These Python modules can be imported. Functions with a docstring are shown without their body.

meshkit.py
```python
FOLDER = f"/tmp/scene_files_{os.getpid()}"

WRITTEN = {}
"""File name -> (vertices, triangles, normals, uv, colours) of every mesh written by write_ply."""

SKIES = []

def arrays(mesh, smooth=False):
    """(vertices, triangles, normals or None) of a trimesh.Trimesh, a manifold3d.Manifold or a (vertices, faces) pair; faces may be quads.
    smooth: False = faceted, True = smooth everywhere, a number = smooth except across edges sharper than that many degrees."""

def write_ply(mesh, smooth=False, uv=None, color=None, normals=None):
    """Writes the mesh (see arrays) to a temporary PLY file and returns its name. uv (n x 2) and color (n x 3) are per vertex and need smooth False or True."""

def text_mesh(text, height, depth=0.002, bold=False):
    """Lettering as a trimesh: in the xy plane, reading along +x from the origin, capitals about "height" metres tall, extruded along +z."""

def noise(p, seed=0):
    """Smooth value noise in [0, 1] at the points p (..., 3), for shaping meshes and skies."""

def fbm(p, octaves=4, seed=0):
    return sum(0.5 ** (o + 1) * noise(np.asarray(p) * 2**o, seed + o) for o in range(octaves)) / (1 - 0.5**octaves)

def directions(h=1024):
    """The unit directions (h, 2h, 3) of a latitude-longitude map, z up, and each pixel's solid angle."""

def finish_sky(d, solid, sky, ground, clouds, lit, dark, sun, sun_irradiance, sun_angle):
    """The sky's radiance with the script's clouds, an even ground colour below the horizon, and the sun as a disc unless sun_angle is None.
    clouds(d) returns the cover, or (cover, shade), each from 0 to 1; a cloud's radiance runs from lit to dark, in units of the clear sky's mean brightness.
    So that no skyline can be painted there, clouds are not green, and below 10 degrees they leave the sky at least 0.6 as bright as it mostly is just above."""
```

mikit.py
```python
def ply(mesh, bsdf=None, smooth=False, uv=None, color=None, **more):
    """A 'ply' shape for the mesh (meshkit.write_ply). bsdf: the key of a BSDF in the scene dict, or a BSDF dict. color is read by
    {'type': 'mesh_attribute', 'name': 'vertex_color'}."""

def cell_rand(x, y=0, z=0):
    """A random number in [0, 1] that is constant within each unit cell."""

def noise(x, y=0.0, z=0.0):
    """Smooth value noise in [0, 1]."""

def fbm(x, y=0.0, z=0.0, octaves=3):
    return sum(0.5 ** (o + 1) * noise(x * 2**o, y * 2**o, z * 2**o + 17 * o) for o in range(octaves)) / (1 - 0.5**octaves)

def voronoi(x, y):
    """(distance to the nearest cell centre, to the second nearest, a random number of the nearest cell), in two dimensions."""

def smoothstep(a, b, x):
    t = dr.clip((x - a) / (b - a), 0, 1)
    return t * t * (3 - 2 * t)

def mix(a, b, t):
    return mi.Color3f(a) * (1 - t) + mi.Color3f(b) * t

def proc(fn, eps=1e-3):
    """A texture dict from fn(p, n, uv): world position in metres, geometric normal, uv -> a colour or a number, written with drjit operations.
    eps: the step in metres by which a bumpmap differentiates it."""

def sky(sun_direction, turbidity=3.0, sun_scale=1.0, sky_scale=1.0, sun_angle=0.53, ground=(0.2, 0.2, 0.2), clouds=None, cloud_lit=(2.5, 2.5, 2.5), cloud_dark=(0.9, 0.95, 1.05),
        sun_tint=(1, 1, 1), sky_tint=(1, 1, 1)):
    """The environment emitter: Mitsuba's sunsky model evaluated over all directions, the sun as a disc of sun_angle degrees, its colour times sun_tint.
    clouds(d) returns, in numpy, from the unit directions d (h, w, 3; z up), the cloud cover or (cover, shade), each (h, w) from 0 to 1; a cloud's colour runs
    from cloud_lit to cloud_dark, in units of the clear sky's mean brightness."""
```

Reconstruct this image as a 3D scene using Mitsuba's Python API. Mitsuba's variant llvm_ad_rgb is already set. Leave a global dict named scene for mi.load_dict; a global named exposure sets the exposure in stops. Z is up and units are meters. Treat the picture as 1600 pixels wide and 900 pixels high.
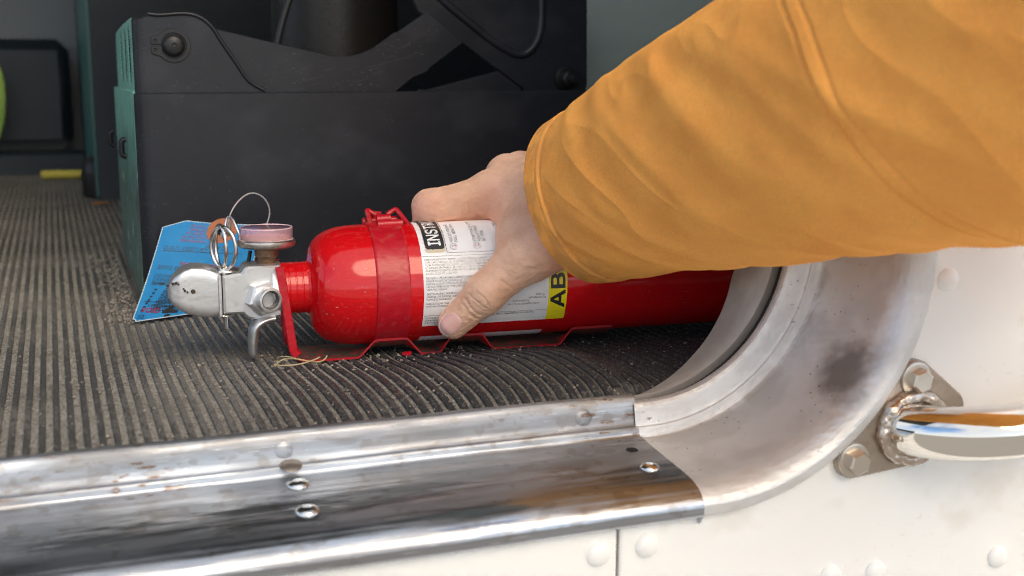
import math, random, sys
import numpy as np, trimesh, drjit as dr, mitsuba as mi, mikit, meshkit
import shapely.geometry as sg
from mikit import noise, fbm, smoothstep, mix, proc, cell_rand
random.seed(7); rng = np.random.default_rng(7)
scene, labels = {}, {}
T = mi.ScalarTransform4f

# ---------------------------------------------------------------- camera, sky, exposure
F, HC = 1900.0, 0.179                      # focal length in pixels of a 1600 px wide picture, camera height over the mat
Yw = np.array([-725, -340, F]); Yw = Yw / np.linalg.norm(Yw)
_p = math.atan2(340, F)
Zw = np.array([0, -math.cos(_p), -math.sin(_p)])
Xw = np.cross(Yw, Zw)
Rm = np.array([Xw, Yw, Zw]); CAM = np.array([0, 0, HC])
fwd = Rm[:, 2]
scene['camera'] = {'type': 'thinlens', 'to_world': T().look_at(origin=CAM.tolist(), target=(CAM + fwd).tolist(), up=[0, 0, 1]),
                   'fov': math.degrees(2 * math.atan(800 / F)), 'fov_axis': 'x', 'aperture_radius': 0.0022, 'focus_distance': 0.775,
                   'near_clip': 0.02, 'far_clip': 200.0}
scene['sky'] = mikit.sky([0.16, -0.80, 0.66], turbidity=3, sun_scale=0.20, sun_angle=34, ground=(0.40, 0.37, 0.325),
    clouds=lambda d: 0.85 * np.clip((meshkit.fbm(d * 2.3 + 3.0, 4, 5) - .30) * 4.0, 0, 1), cloud_lit=(1.85, 1.85, 1.85), cloud_dark=(1.0, 1.0, 1.0), sky_tint=(.95, .99, 1.05))
exposure = 2.68

# ---------------------------------------------------------------- helpers
def ray(u, v): return Rm @ np.array([u - 800.0, v - 450.0, F])
def ony(u, v, y): d = ray(u, v); return CAM + (y / d[1]) * d
def onz(u, v, z=0.0): d = ray(u, v); return CAM + ((z - HC) / d[2]) * d
def onx(u, v, x): d = ray(u, v); return CAM + (x / d[0]) * d
def at(u, v, depth): return CAM + ray(u, v) * depth / F
def xz(pts, y): return [(lambda P: (P[0], P[2]))(ony(u, v, y)) for u, v in pts]

def key_free(k):
    if k not in scene: return k
    i = 1
    while f'{k}_{i:03d}' in scene: i += 1
    return f'{k}_{i:03d}'
def add(name, mesh, bsdf, parent=None, smooth=35, **more):
    k = key_free((parent + '__' if parent else '') + name)
    scene[k] = mikit.ply(mesh, bsdf, smooth=smooth, **more)
    return k
def tag(k, label=None, cat=None, group=None, kind=None):
    d = labels.setdefault(k, {})
    if label: d['label'] = label
    if cat: d['category'] = cat
    if group: d['group'] = group
    if kind: d['kind'] = kind
    return k
def join(ms): return trimesh.util.concatenate([m if isinstance(m, trimesh.Trimesh) else tm(*m) for m in ms])
def tm(v, f):
    f = np.asarray(f)
    if f.shape[1] == 4: f = np.vstack([f[:, [0, 1, 2]], f[:, [0, 2, 3]]])
    return trimesh.Trimesh(np.asarray(v, float), f, process=False)
def grid(P, close_u=False, close_v=False, flip=False):
    """P (n, m, 3) -> quads"""
    n, m = P.shape[:2]
    i, j = np.meshgrid(np.arange(n if close_u else n - 1), np.arange(m if close_v else m - 1), indexing='ij')
    a, b, c, d = i * m + j, ((i + 1) % n) * m + j, ((i + 1) % n) * m + (j + 1) % m, i * m + (j + 1) % m
    q = np.stack([a, b, c, d], -1).reshape(-1, 4)
    return tm(P.reshape(-1, 3), q[:, ::-1] if flip else q)
def frame_of(t):
    t = t / np.linalg.norm(t)
    a = np.cross(t, [0, 0, 1.0] if abs(t[2]) < .9 else [1.0, 0, 0]); a /= np.linalg.norm(a)
    return t, a, np.cross(t, a)
def tube(pts, r, sides=10, closed=False, cap=True):
    p = np.asarray(pts, float); n = len(p); r = np.broadcast_to(r, (n,))
    t = (np.roll(p, -1, 0) - np.roll(p, 1, 0)) if closed else np.gradient(p, axis=0)
    t /= np.linalg.norm(t, axis=1, keepdims=True)
    _, a, _ = frame_of(t[0]); A = []
    for k in range(n):
        a = a - t[k] * (a @ t[k]); a /= np.linalg.norm(a); A.append(a)
    A = np.array(A); B = np.cross(t, A); th = np.arange(sides) * 2 * np.pi / sides
    P = p[:, None] + r[:, None, None] * (np.cos(th)[None, :, None] * A[:, None] + np.sin(th)[None, :, None] * B[:, None])
    m = grid(P, close_u=closed, close_v=True, flip=True)
    if cap and not closed:
        v, f = list(m.vertices), list(m.faces)
        c0, c1 = len(v), len(v) + 1
        v += [p[0], p[-1]]
        for k in range(sides):
            f.append([c0, (k + 1) % sides, k]); f.append([c1, (n - 1) * sides + k, (n - 1) * sides + (k + 1) % sides])
        m = tm(v, np.array(f)); m.fix_normals()
    return m
def smooth_path(pts, n=60):
    from scipy.interpolate import CubicSpline
    p = np.asarray(pts, float); s = np.r_[0, np.cumsum(np.linalg.norm(np.diff(p, axis=0), axis=1))]
    return CubicSpline(s, p)(np.linspace(0, s[-1], n))
def lathe(prof, origin, axis, n=48, closed=True):
    """prof: (r, h) list along the axis"""
    t, a, b = frame_of(np.asarray(axis, float)); th = np.arange(n) * 2 * np.pi / n
    pr = np.asarray(prof, float)
    P = np.asarray(origin) + pr[:, None, 1:2] * t + pr[:, None, 0:1] * (np.cos(th)[None, :, None] * a + np.sin(th)[None, :, None] * b)
    m = grid(P, close_v=True)
    m.merge_vertices(); m.update_faces(m.nondegenerate_faces()); m.fix_normals()
    return m
def plate(poly, y0, y1, bevel=0.0006, frame=None):
    """a plate with chamfered front edge from a 2-D outline; frame (origin, ex, ey, en): the plate's outline lies in ex/ey, y0..y1 along en. Default: x, z, and y"""
    pg = poly if isinstance(poly, sg.Polygon) else sg.Polygon(poly)
    pg = sg.polygon.orient(pg.buffer(0) if not pg.is_valid else pg)
    o, ex, ey, en = frame or (np.zeros(3), np.array([1, 0, 0.0]), np.array([0, 0, 1.0]), np.array([0, 1.0, 0]))
    parts = []
    ins = pg.buffer(-bevel, join_style=2)
    def lift(q, y): q = np.asarray(q); return o + q[:, :1] * ex + q[:, 1:2] * ey + y * en
    def ringwall(pts, ya, ptsb, yb):
        n = len(pts); A, B = lift(pts, ya), lift(ptsb, yb)
        return grid(np.stack([A, B], 1), close_u=True)
    def inset(c, sgn):
        c = np.asarray(c)[:-1]; d1 = c - np.roll(c, 1, 0); d2 = np.roll(c, -1, 0) - c
        d1 /= np.linalg.norm(d1, axis=1, keepdims=True) + 1e-12; d2 /= np.linalg.norm(d2, axis=1, keepdims=True) + 1e-12
        n1, n2 = np.c_[-d1[:, 1], d1[:, 0]], np.c_[-d2[:, 1], d2[:, 0]]
        nn = n1 + n2; nn /= np.maximum((np.linalg.norm(nn, axis=1, keepdims=True) ** 2) / 2, .35)
        return c, c + nn * bevel
    sgn = 1 if y1 > y0 else -1
    rings_in = []
    for c in [pg.exterior] + list(pg.interiors):
        c0, ci = inset(np.array(c.coords), 1); rings_in.append(ci)
        parts += [ringwall(ci, y0, c0, y0 + sgn * bevel), ringwall(c0, y0 + sgn * bevel, c0, y1)]
    pin = sg.Polygon(rings_in[0], rings_in[1:])
    v2, f2 = trimesh.creation.triangulate_polygon(pin, engine='earcut')
    parts.append(tm(lift(v2, y0), f2))
    v2, f2 = trimesh.creation.triangulate_polygon(pg, engine='earcut')
    parts.append(tm(lift(v2, y1), f2[:, ::-1]))
    m = trimesh.util.concatenate(parts); m.merge_vertices(digits_vertex=7); m.fix_normals()
    return m
def box(lo, hi, b=0.0015):
    lo, hi = np.asarray(lo, float), np.asarray(hi, float)
    pts = []
    for s in np.ndindex(2, 2, 2):
        c = np.where(np.array(s) == 1, hi, lo); sg_ = np.where(np.array(s) == 1, -1, 1)
        for k in range(3):
            q = c + sg_ * b; q[k] = c[k]; pts.append(q)
    return trimesh.convex.convex_hull(np.array(pts))
def arc(c, r, a0, a1, n):
    t = np.radians(np.linspace(a0, a1, n)); return [(c[0] + r * math.cos(x), c[1] + r * math.sin(x)) for x in t]
_glyphs = {}
def glyphs(text, h, bold=False):
    """flat print: the top faces of the lettering"""
    if (text, bold) not in _glyphs:
        m = meshkit.text_mesh(text, 1.0, 0.01, bold)
        keep = m.face_normals[:, 2] > .9
        m = trimesh.Trimesh(m.vertices, m.faces[keep], process=False); m.remove_unreferenced_vertices(); m.merge_vertices()
        _glyphs[(text, bold)] = (np.array(m.vertices)[:, :2], np.array(m.faces))
    v, f = _glyphs[(text, bold)]
    return v * h, f

# ---------------------------------------------------------------- materials
def mat(name, **kw):
    tex = {}
    bump, twos = kw.pop('bump', None), kw.pop('two', True)
    for k, v in kw.items():
        if callable(v): tex[k] = proc(v)
        elif isinstance(v, (tuple, list)): tex[k] = {'type': 'rgb', 'value': list(v)}
        else: tex[k] = v
    b = {'type': 'principled', **tex}
    if bump: b = {'type': 'bumpmap', 'arbitrary': proc(bump[0], eps=bump[2] if len(bump) > 2 else 4e-4), 'bsdf': b, 'scale': bump[1]}
    scene[name] = {'type': 'twosided', 'bsdf': b} if twos else b
C3 = mi.Color3f
def f_black(p, n, uv):
    d = smoothstep(.80, .90, noise(p.x * 620, p.y * 620, p.z * 620)) * smoothstep(.45, .6, fbm(p.x * 30, p.y * 30, p.z * 30 + 5, 2))
    s = smoothstep(.45, .75, fbm(p.x * 28, p.y * 28, p.z * 28, 3))
    sc = smoothstep(.80, .86, noise(p.x * 55 + p.z * 31, p.z * 1500 - p.x * 420, p.y * 30)) * smoothstep(.60, .68, noise(p.x * 30 + 7, p.z * 30, 2.0))
    return mix((.017, .019, .025), (.026, .028, .035), s) + mix((0, 0, 0), (.026, .026, .026), d) + mix((0, 0, 0), (.010, .010, .010), sc)
mat('black_paint', base_color=f_black, roughness=lambda p, n, uv: .30 + .10 * fbm(p.x * 50, p.y * 50, p.z * 50, 3), specular=.4,
    bump=(lambda p, n, uv: noise(p.x * 900, p.y * 900, p.z * 900), .00004, 3e-4))
mat('black_bolt', base_color=(.025, .025, .027), roughness=.38, metallic=.3)
mat('dark_satin', base_color=(.018, .015, .013), roughness=.38, bump=(lambda p, n, uv: noise(p.x * 300, p.y * 300, p.z * 1500), .00015, 4e-4))
def f_green_sheen(p, n, uv):
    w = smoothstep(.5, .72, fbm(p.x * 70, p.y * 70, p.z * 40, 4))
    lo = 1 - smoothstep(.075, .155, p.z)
    c = mix((.20, .46, .39), (.07, .12, .10), dr.clip(lo * .85 + w * .3, 0, 1))  # window reflection painted as teal, its downward fade in the colour too; w scuffs
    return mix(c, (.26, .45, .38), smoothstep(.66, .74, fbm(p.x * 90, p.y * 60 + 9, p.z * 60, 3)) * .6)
mat('green_sheen_paint', base_color=f_green_sheen, roughness=.3, specular=.5)
mat('dark_green_sheen', base_color=(.06, .16, .14), roughness=.35)  # bulkhead side: reflected window light put into the base colour
mat('bulkhead_paint', base_color=(.035, .042, .05), roughness=.55)
mat('grey_wall', base_color=(.26, .28, .28), roughness=.6)
mat('sage_wall', base_color=lambda p, n, uv: mix((.50, .57, .51), (.42, .48, .43), fbm(p.x * 9, 3.0, p.z * 30, 3)), roughness=.5)
mat('vinyl', base_color=(.016, .024, .03), roughness=.42)
mat('hi_vis', base_color=(.36, .56, .12), roughness=.8)
mat('yellow_rope', base_color=(.70, .58, .10), roughness=.7)
mat('shell', base_color=(.16, .17, .17), roughness=.7)
def f_red(p, n, uv):
    d = smoothstep(.60, .78, fbm(p.x * 420, p.y * 420, p.z * 420, 3))
    return mix(mix((.60, .004, .008), (.66, .05, .04), d * .35), (.62, .36, .32), smoothstep(.90, .95, noise(p.x * 640, p.y * 640, p.z * 640)) * .5)
mat('red_enamel', base_color=f_red, roughness=lambda p, n, uv: .09 + .08 * smoothstep(.45, .8, fbm(p.x * 60, p.y * 60, p.z * 60, 4)), specular=.45, clearcoat=.35, clearcoat_gloss=.95,
    bump=(lambda p, n, uv: fbm(p.x * 60, p.y * 60, p.z * 60, 2), .0003, 1e-3))
def f_strap(p, n, uv):
    d = smoothstep(.5, .8, fbm(p.x * 260, p.y * 260, p.z * 260, 4)) * (.35 + .65 * smoothstep(.070, .084, p.z))
    return mix((.47, .006, .018), (.36, .12, .08), d * .55)
mat('red_strap', base_color=f_strap, roughness=.34, specular=.5, bump=(lambda p, n, uv: fbm(p.x * 220, p.y * 220, p.z * 220, 3), .0004, 6e-4))
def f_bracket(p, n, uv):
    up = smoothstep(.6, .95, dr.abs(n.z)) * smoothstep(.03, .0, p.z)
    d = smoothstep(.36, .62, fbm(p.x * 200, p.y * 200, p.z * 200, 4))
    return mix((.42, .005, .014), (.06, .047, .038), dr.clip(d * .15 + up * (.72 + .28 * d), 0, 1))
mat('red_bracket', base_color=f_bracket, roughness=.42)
mat('label_white', base_color=(.80, .81, .84), roughness=.28, clearcoat=.3)
mat('label_yellow', base_color=(.86, .75, .02), roughness=.3)
mat('print_black', base_color=(.025, .025, .03), roughness=.4)
mat('print_red', base_color=(.36, .015, .05), roughness=.4)
mat('gold_foil', base_color=(.75, .62, .42), metallic=1.0, roughness=.2)
def f_alu(p, n, uv):
    s = smoothstep(.62, .74, fbm(p.x * 190, p.y * 190, p.z * 190, 3))
    return mix((.82, .82, .82), (.62, .61, .59), s * .4)
mat('brushed_alu', base_color=f_alu, metallic=.92, roughness=lambda p, n, uv: .33 + .16 * fbm(p.x * 120, p.y * 120, p.z * 120, 3),
    bump=(lambda p, n, uv: fbm(p.x * 500, p.y * 500, p.z * 500, 2), .00008, 4e-4))
mat('bright_steel', base_color=(.82, .81, .79), metallic=1.0, roughness=.16)
mat('gauge_steel', base_color=lambda p, n, uv: mix((.76, .74, .70), (.45, .36, .28), smoothstep(.55, .75, fbm(p.x * 200, p.y * 200, p.z * 200, 3)) * .7), metallic=.95, roughness=.28)
mat('rusty_stem', base_color=lambda p, n, uv: mix((.10, .07, .05), (.28, .17, .10), fbm(p.x * 500, p.y * 500, p.z * 500, 3)), metallic=.5, roughness=.5)
mat('hole_black', base_color=(.01, .01, .01), roughness=.8)
mat('pit_grime', base_color=(.06, .045, .035), roughness=.9)
scene['gauge_wall'] = {'type': 'blendbsdf', 'weight': .38, 'a': {'type': 'ref', 'id': 'gauge_glass'}, 'b': {'type': 'twosided', 'bsdf': {'type': 'roughplastic', 'alpha': .1, 'diffuse_reflectance': {'type': 'rgb', 'value': [.70, .50, .56]}}}}
mat('cover_edge', base_color=(.72, .50, .56), roughness=.15)
mat('bore_shade_grey', base_color=(.10, .10, .10), metallic=.4, roughness=.5)
mat('dial', base_color=(.70, .42, .42), roughness=.5)
mat('dial_gold', base_color=(.75, .55, .35), roughness=.4)
mat('wire_grey', base_color=(.33, .34, .35), metallic=.6, roughness=.4)
scene['gauge_glass'] = {'type': 'thindielectric', 'int_ior': 1.35, 'specular_transmittance': {'type': 'rgb', 'value': [.95, .78, .86]}}
def f_tag(p, n, uv):
    return mix((.014, .225, .56), (.035, .30, .66), fbm(p.x * 60, p.y * 60, p.z * 60, 3))
mat('tag_blue', base_color=f_tag, roughness=.6, specular=.25)
mat('tag_edge', base_color=(.75, .85, .92), roughness=.6)
mat('tag_ring', base_color=(.42, .15, .07), roughness=.7)
# mat rubber and the dust between the ribs
def f_dust(p, n, uv):
    g = fbm(p.x * 900, p.y * 900, p.z * 900, 2); h = fbm(p.x * 22, p.y * 22, 3.0, 3)
    c = mix((.155, .145, .13), (.35, .33, .295), smoothstep(.3, .75, g))
    c = mix(c, (.085, .077, .07), smoothstep(.44, .68, h) * .3)
    right_shade = smoothstep(.08, .30, p.x + .12 * (h - .5))  # shade of the arm and body, painted into the dust towards the right
    return mix(c, (.075, .068, .06), right_shade * .75)
mat('mat_dust', base_color=f_dust, roughness=.95, specular=.2, bump=(lambda p, n, uv: fbm(p.x * 1100, p.y * 1100, 1.0, 2), .0006, 3e-4))
def f_rub(p, n, uv):
    h = fbm(p.x * 16, p.y * 9, 5.0, 3); g = fbm(p.x * 700, p.y * 260, 2.0, 3)
    cover = smoothstep(.40, .64, h * .62 + g * .38) * (1 - .85 * smoothstep(.08, .26, p.x))
    c = mix(mix((.060, .060, .058), (.026, .028, .031), smoothstep(.0, .2, p.x)), (.20, .185, .165), cover * .55)
    return mix(c, (.16, .15, .13), smoothstep(.66, .72, fbm(p.x * 700, p.y * 700, 7.0, 2)) * .5)
mat('mat_rubber', base_color=f_rub, roughness=lambda p, n, uv: .42 + .4 * fbm(p.x * 300, p.y * 120, 4.0, 2), specular=.45, bump=(lambda p, n, uv: fbm(p.x * 800, p.y * 300, 3.0, 2), .00012, 3e-4))
mat('grit', base_color=lambda p, n, uv: mix((.12, .10, .085), (.42, .38, .33), cell_rand(p.x * 700, p.y * 700, p.z * 700)), roughness=.9)
mat('straw', base_color=(.50, .40, .22), roughness=.7)
mat('dead_leaf', base_color=(.34, .16, .06), roughness=.8)
# door metal
def f_sill(p, n, uv):
    r = .8 * smoothstep(.62, .74, fbm(p.x * 170, p.y * 420, p.z * 420, 4)) * smoothstep(.42, .6, fbm(p.x * 14, 2.0, 3.0, 2)) * smoothstep(-.026, -.0195, p.z) * smoothstep(.562, .573, p.y)
    b = smoothstep(.5, .75, fbm(p.x * 9, p.y * 60, p.z * 60, 3))
    c = mix((.49, .53, .59), (.36, .365, .39), b)
    g = smoothstep(.45, .7, fbm(p.x * 35 + 4, p.y * 120, p.z * 120, 4)) * smoothstep(-.024, -.012, p.z)
    c = mix(c, (.27, .25, .235), g * .6)
    st = smoothstep(.5, .72, fbm(p.x * 7, p.y * 420, p.z * 420, 3))
    c = mix(c, (.36, .36, .38), st * .5)
    sc = smoothstep(.78, .86, noise(p.x * 26 + p.y * 60, p.y * 1400 + p.x * 90, p.z * 1400)) * smoothstep(.4, .6, noise(p.x * 14, p.y * 40, 8.0))
    c = mix(c, (.78, .80, .84), sc * .6)
    c = mix(c, (.26, .23, .20), smoothstep(.60, .70, fbm(p.x * 150, p.y * 150, p.z * 150, 3)) * .4)
    return mix(c, (.20, .10, .045), r)
def r_sill(p, n, uv):
    return dr.clip(.17 + .20 * smoothstep(.40, .7, fbm(p.x * 22, p.y * 90, p.z * 90, 4)) + .14 * smoothstep(.5, .7, fbm(p.x * 9, p.y * 600, p.z * 600, 2)) + .26 * smoothstep(-.023, -.012, p.z), .08, .6)
mat('sill_steel', base_color=f_sill, metallic=.95, roughness=r_sill,
    bump=(lambda p, n, uv: fbm(p.x * 26, p.y * 60, p.z * 60, 3) + .12 * fbm(p.x * 40, p.y * 700, p.z * 700, 2), .0010, 7e-4))
def f_frame(p, n, uv):
    a = fbm(p.x * 55, p.y * 55, p.z * 55, 4)
    c = mix((.76, .755, .745), (.66, .65, .635), smoothstep(.35, .7, a))
    s = dr.sqrt(dr.square((p.x - .3875) / .016) + dr.square((p.y - .527) / .018) + dr.square((p.z - .0215) / .018)) + .8 * (fbm(p.x * 110, p.y * 110, p.z * 110, 3) - .5)
    st = 1 - smoothstep(.55, 1.45, s)
    rust = smoothstep(.66, .74, fbm(p.x * 520, p.y * 420, p.z * 420, 3))
    c = mix(c, mix((.15, .135, .125), (.27, .17, .11), rust), st * .8)
    sp = smoothstep(.86, .92, noise(p.x * 520, p.y * 520, p.z * 520)) * smoothstep(.45, .6, fbm(p.x * 40, p.y * 40, p.z * 40, 2))
    c = mix(c, (.16, .12, .09), sp * .7)
    r = dr.sqrt(dr.square(p.x - .298) + dr.square(p.z - .088))
    ed = smoothstep(.103, .108, r) * (1 - smoothstep(.110, .1125, r)) * smoothstep(.55, .578, p.y)
    return mix(c, (.24, .21, .175), ed * smoothstep(.35, .6, a) * .3)
mat('cast_alu', base_color=f_frame, metallic=.55, roughness=lambda p, n, uv: .36 + .22 * fbm(p.x * 90, p.y * 90, p.z * 90, 3),
    bump=(lambda p, n, uv: fbm(p.x * 420, p.y * 420, p.z * 420, 3), .0005, 5e-4))
mat('jamb_metal', base_color=lambda p, n, uv: mix((.50, .475, .44), (.30, .28, .255), fbm(p.x * 70, p.y * 160, p.z * 70, 4)), metallic=.4, roughness=.5)
mat('seal_rubber', base_color=(.014, .014, .015), roughness=.5, bump=(lambda p, n, uv: fbm(p.x * 500, p.y * 500, p.z * 500, 2), .0006, 4e-4))
def f_cream(p, n, uv):
    d = smoothstep(.58, .72, fbm(p.x * 22, p.y * 22, p.z * 22, 5))
    k = smoothstep(.90, .94, noise(p.x * 380, p.y * 380, p.z * 380)) * smoothstep(.55, .62, fbm(p.x * 12, p.y * 12, p.z * 12 + 3, 2))
    ra = dr.sqrt(dr.square(p.x - .298) + dr.square(p.z - .088)); ra = dr.select((p.x > .298) & (p.z < .088), ra, dr.select(p.z < .088, .088 - p.z, dr.abs(p.x - .298)))
    gr = (1 - smoothstep(.1285, .1330, ra)) * smoothstep(.35, .65, fbm(p.x * 90, p.z * 90, 4.0, 3))
    d = dr.clip(d + 1.1 * gr, 0, 1.6)
    return mix(mix((.84, .835, .81), (.77, .75, .70), d), (.50, .45, .38), k * .15)
mat('cream_paint', base_color=f_cream, roughness=.22, specular=.5, clearcoat=.4, bump=(lambda p, n, uv: fbm(p.x * 30, p.y * 30, p.z * 30, 2), .0006, 2e-3))
mat('polished_tube', base_color=(.80, .77, .72), metallic=1.0, roughness=.07)
mat('flange_steel', base_color=lambda p, n, uv: mix((.52, .45, .38), (.30, .235, .185), fbm(p.x * 120, p.y * 120, p.z * 120, 4)), metallic=.9, roughness=.36)
mat('weld_steel', base_color=lambda p, n, uv: mix((.72, .66, .60), (.40, .30, .22), fbm(p.x * 260, p.y * 260, p.z * 260, 3)), metallic=.95, roughness=.25,
    bump=(lambda p, n, uv: fbm(p.x * 330, p.y * 330, p.z * 330, 2), .0012, 6e-4))
mat('bolt_steel', base_color=(.62, .56, .49), metallic=.95, roughness=.3)
# cloth and skin
def f_cloth(p, n, uv):
    w = fbm(uv.x * 46, uv.y * 46, 1.0, 4)
    tw = dr.sin((uv.x + uv.y * .7) * 3900); fz = noise(uv.x * 1500, uv.y * 1500, 5.0)
    c = mix((.88, .392, .088), (.82, .348, .077), smoothstep(.3, .7, w)) * (1 - .05 * tw - .16 * (fz - .4))
    c = mix(c, (.52, .25, .085), smoothstep(.05, .0, uv.x) * smoothstep(.45, .62, fbm(uv.x * 120, uv.y * 60, 9.0, 3)) * .5)
    return mix(c, (.62, .34, .12), smoothstep(.74, .82, fbm(uv.x * 500, uv.y * 500, 2.0, 3)) * .3)
mat('duck_canvas', base_color=f_cloth, roughness=.88, specular=.25, sheen=.35, sheen_tint=.6,
    bump=(lambda p, n, uv: dr.sin((uv.x + uv.y * .7) * 3900) * .5 + .5 * noise(uv.x * 2200, uv.y * 2200, 3.0), .00014, 2.0e-4))
mat('canvas_thread', base_color=(.66, .34, .10), roughness=.8)
SKIN_RED = [((.2215, .751, .0945), .012), ((.2700, .745, .0985), .012), ((.2330, .7165, .0410), .009), ((.2110, .7130, .0250), .008), ((.255, .715, .062), .012)]
def f_skin(p, n, uv):
    m = fbm(p.x * 70, p.y * 70, p.z * 70, 3); s = fbm(p.x * 520, p.y * 520, p.z * 520, 2)
    c = mix((.80, .515, .37), (.71, .42, .285), smoothstep(.3, .72, m))
    for q, w in SKIN_RED: c = mix(c, (.74, .33, .25), .42 * dr.exp(-(dr.square(p.x - q[0]) + dr.square(p.y - q[1]) + dr.square(p.z - q[2])) / (w * w)))
    ln = noise(p.x * 1700, p.y * 700, p.z * 1700)
    c = c * (1.04 - .14 * ln)
    return mix(c, (.60, .32, .23), smoothstep(.5, .85, s) * .18)
def b_skin(p, n, uv):
    return .6 * fbm(p.x * 1300, p.y * 1300, p.z * 1300, 2) + fbm(p.x * 420, p.y * 420, p.z * 420, 2)
mat('skin', base_color=f_skin, roughness=.46, specular=.42, flatness=.4, bump=(b_skin, .0010, 4e-4))
mat('nail', base_color=lambda p, n, uv: mix((.70, .38, .34), (.76, .48, .43), fbm(p.x * 260, p.y * 260, p.z * 260, 2)), roughness=.26, specular=.5)
mat('nail_edge', base_color=(.82, .74, .66), roughness=.5)

# ---------------------------------------------------------------- the vehicle: body, sill, door frame, inner walls
V = 'vehicle'
tag(V, 'cream painted vehicle body with metal door sill and rounded door frame', 'vehicle')
FX, FZ, YP = .298, .088, .5105                       # centre of the door corner's arc; the outside panel's plane
XL, ZT = -.85, 1.55                                   # the opening's far side and top (out of the picture)
XS = .2475                                            # joint between the two outside panels
def side(x0, x1, z0, z1, cut=None):
    pg = sg.box(x0, z0, x1, z1)
    return pg.difference(cut) if cut is not None else pg
hole = sg.Polygon([(XL, ZT), (XL, FZ - .1225)] + arc((FX, FZ), .1225, -90, 0, 40) + [(FX + .1225, ZT)])
k = add('side_panel', plate(side(XS + .0011, 2.6, -.55, 2.0, hole), YP, YP + .004, .0009), 'cream_paint', V, 30)
tag(k, 'cream outside panel round the door corner')
k = add('skirt_panel', plate(side(-2.6, XS - .0011, -.55, FZ - .1225), YP - .0006, YP + .004, .0009), 'cream_paint', V, 30)
tag(k, 'cream strip of body panel below the sill')
add('outer_skin', plate(side(-2.6, XL, FZ - .1225, 2.0).union(sg.box(XL, ZT, XS + .001, 2.0)), YP, YP + .004, .0009), 'cream_paint', V, 30)
def dome(u, v, r, h, y=YP, flat=.0):
    P = ony(u, v, y)
    prof = [(r * .93, 0), (r, h * .12), (r * .93, h * .5), (r * .75, h * .8), (r * .4, h * .97), (0.00001, h)]
    return lathe(prof, P, [0, -1, 0], 28)
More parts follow.
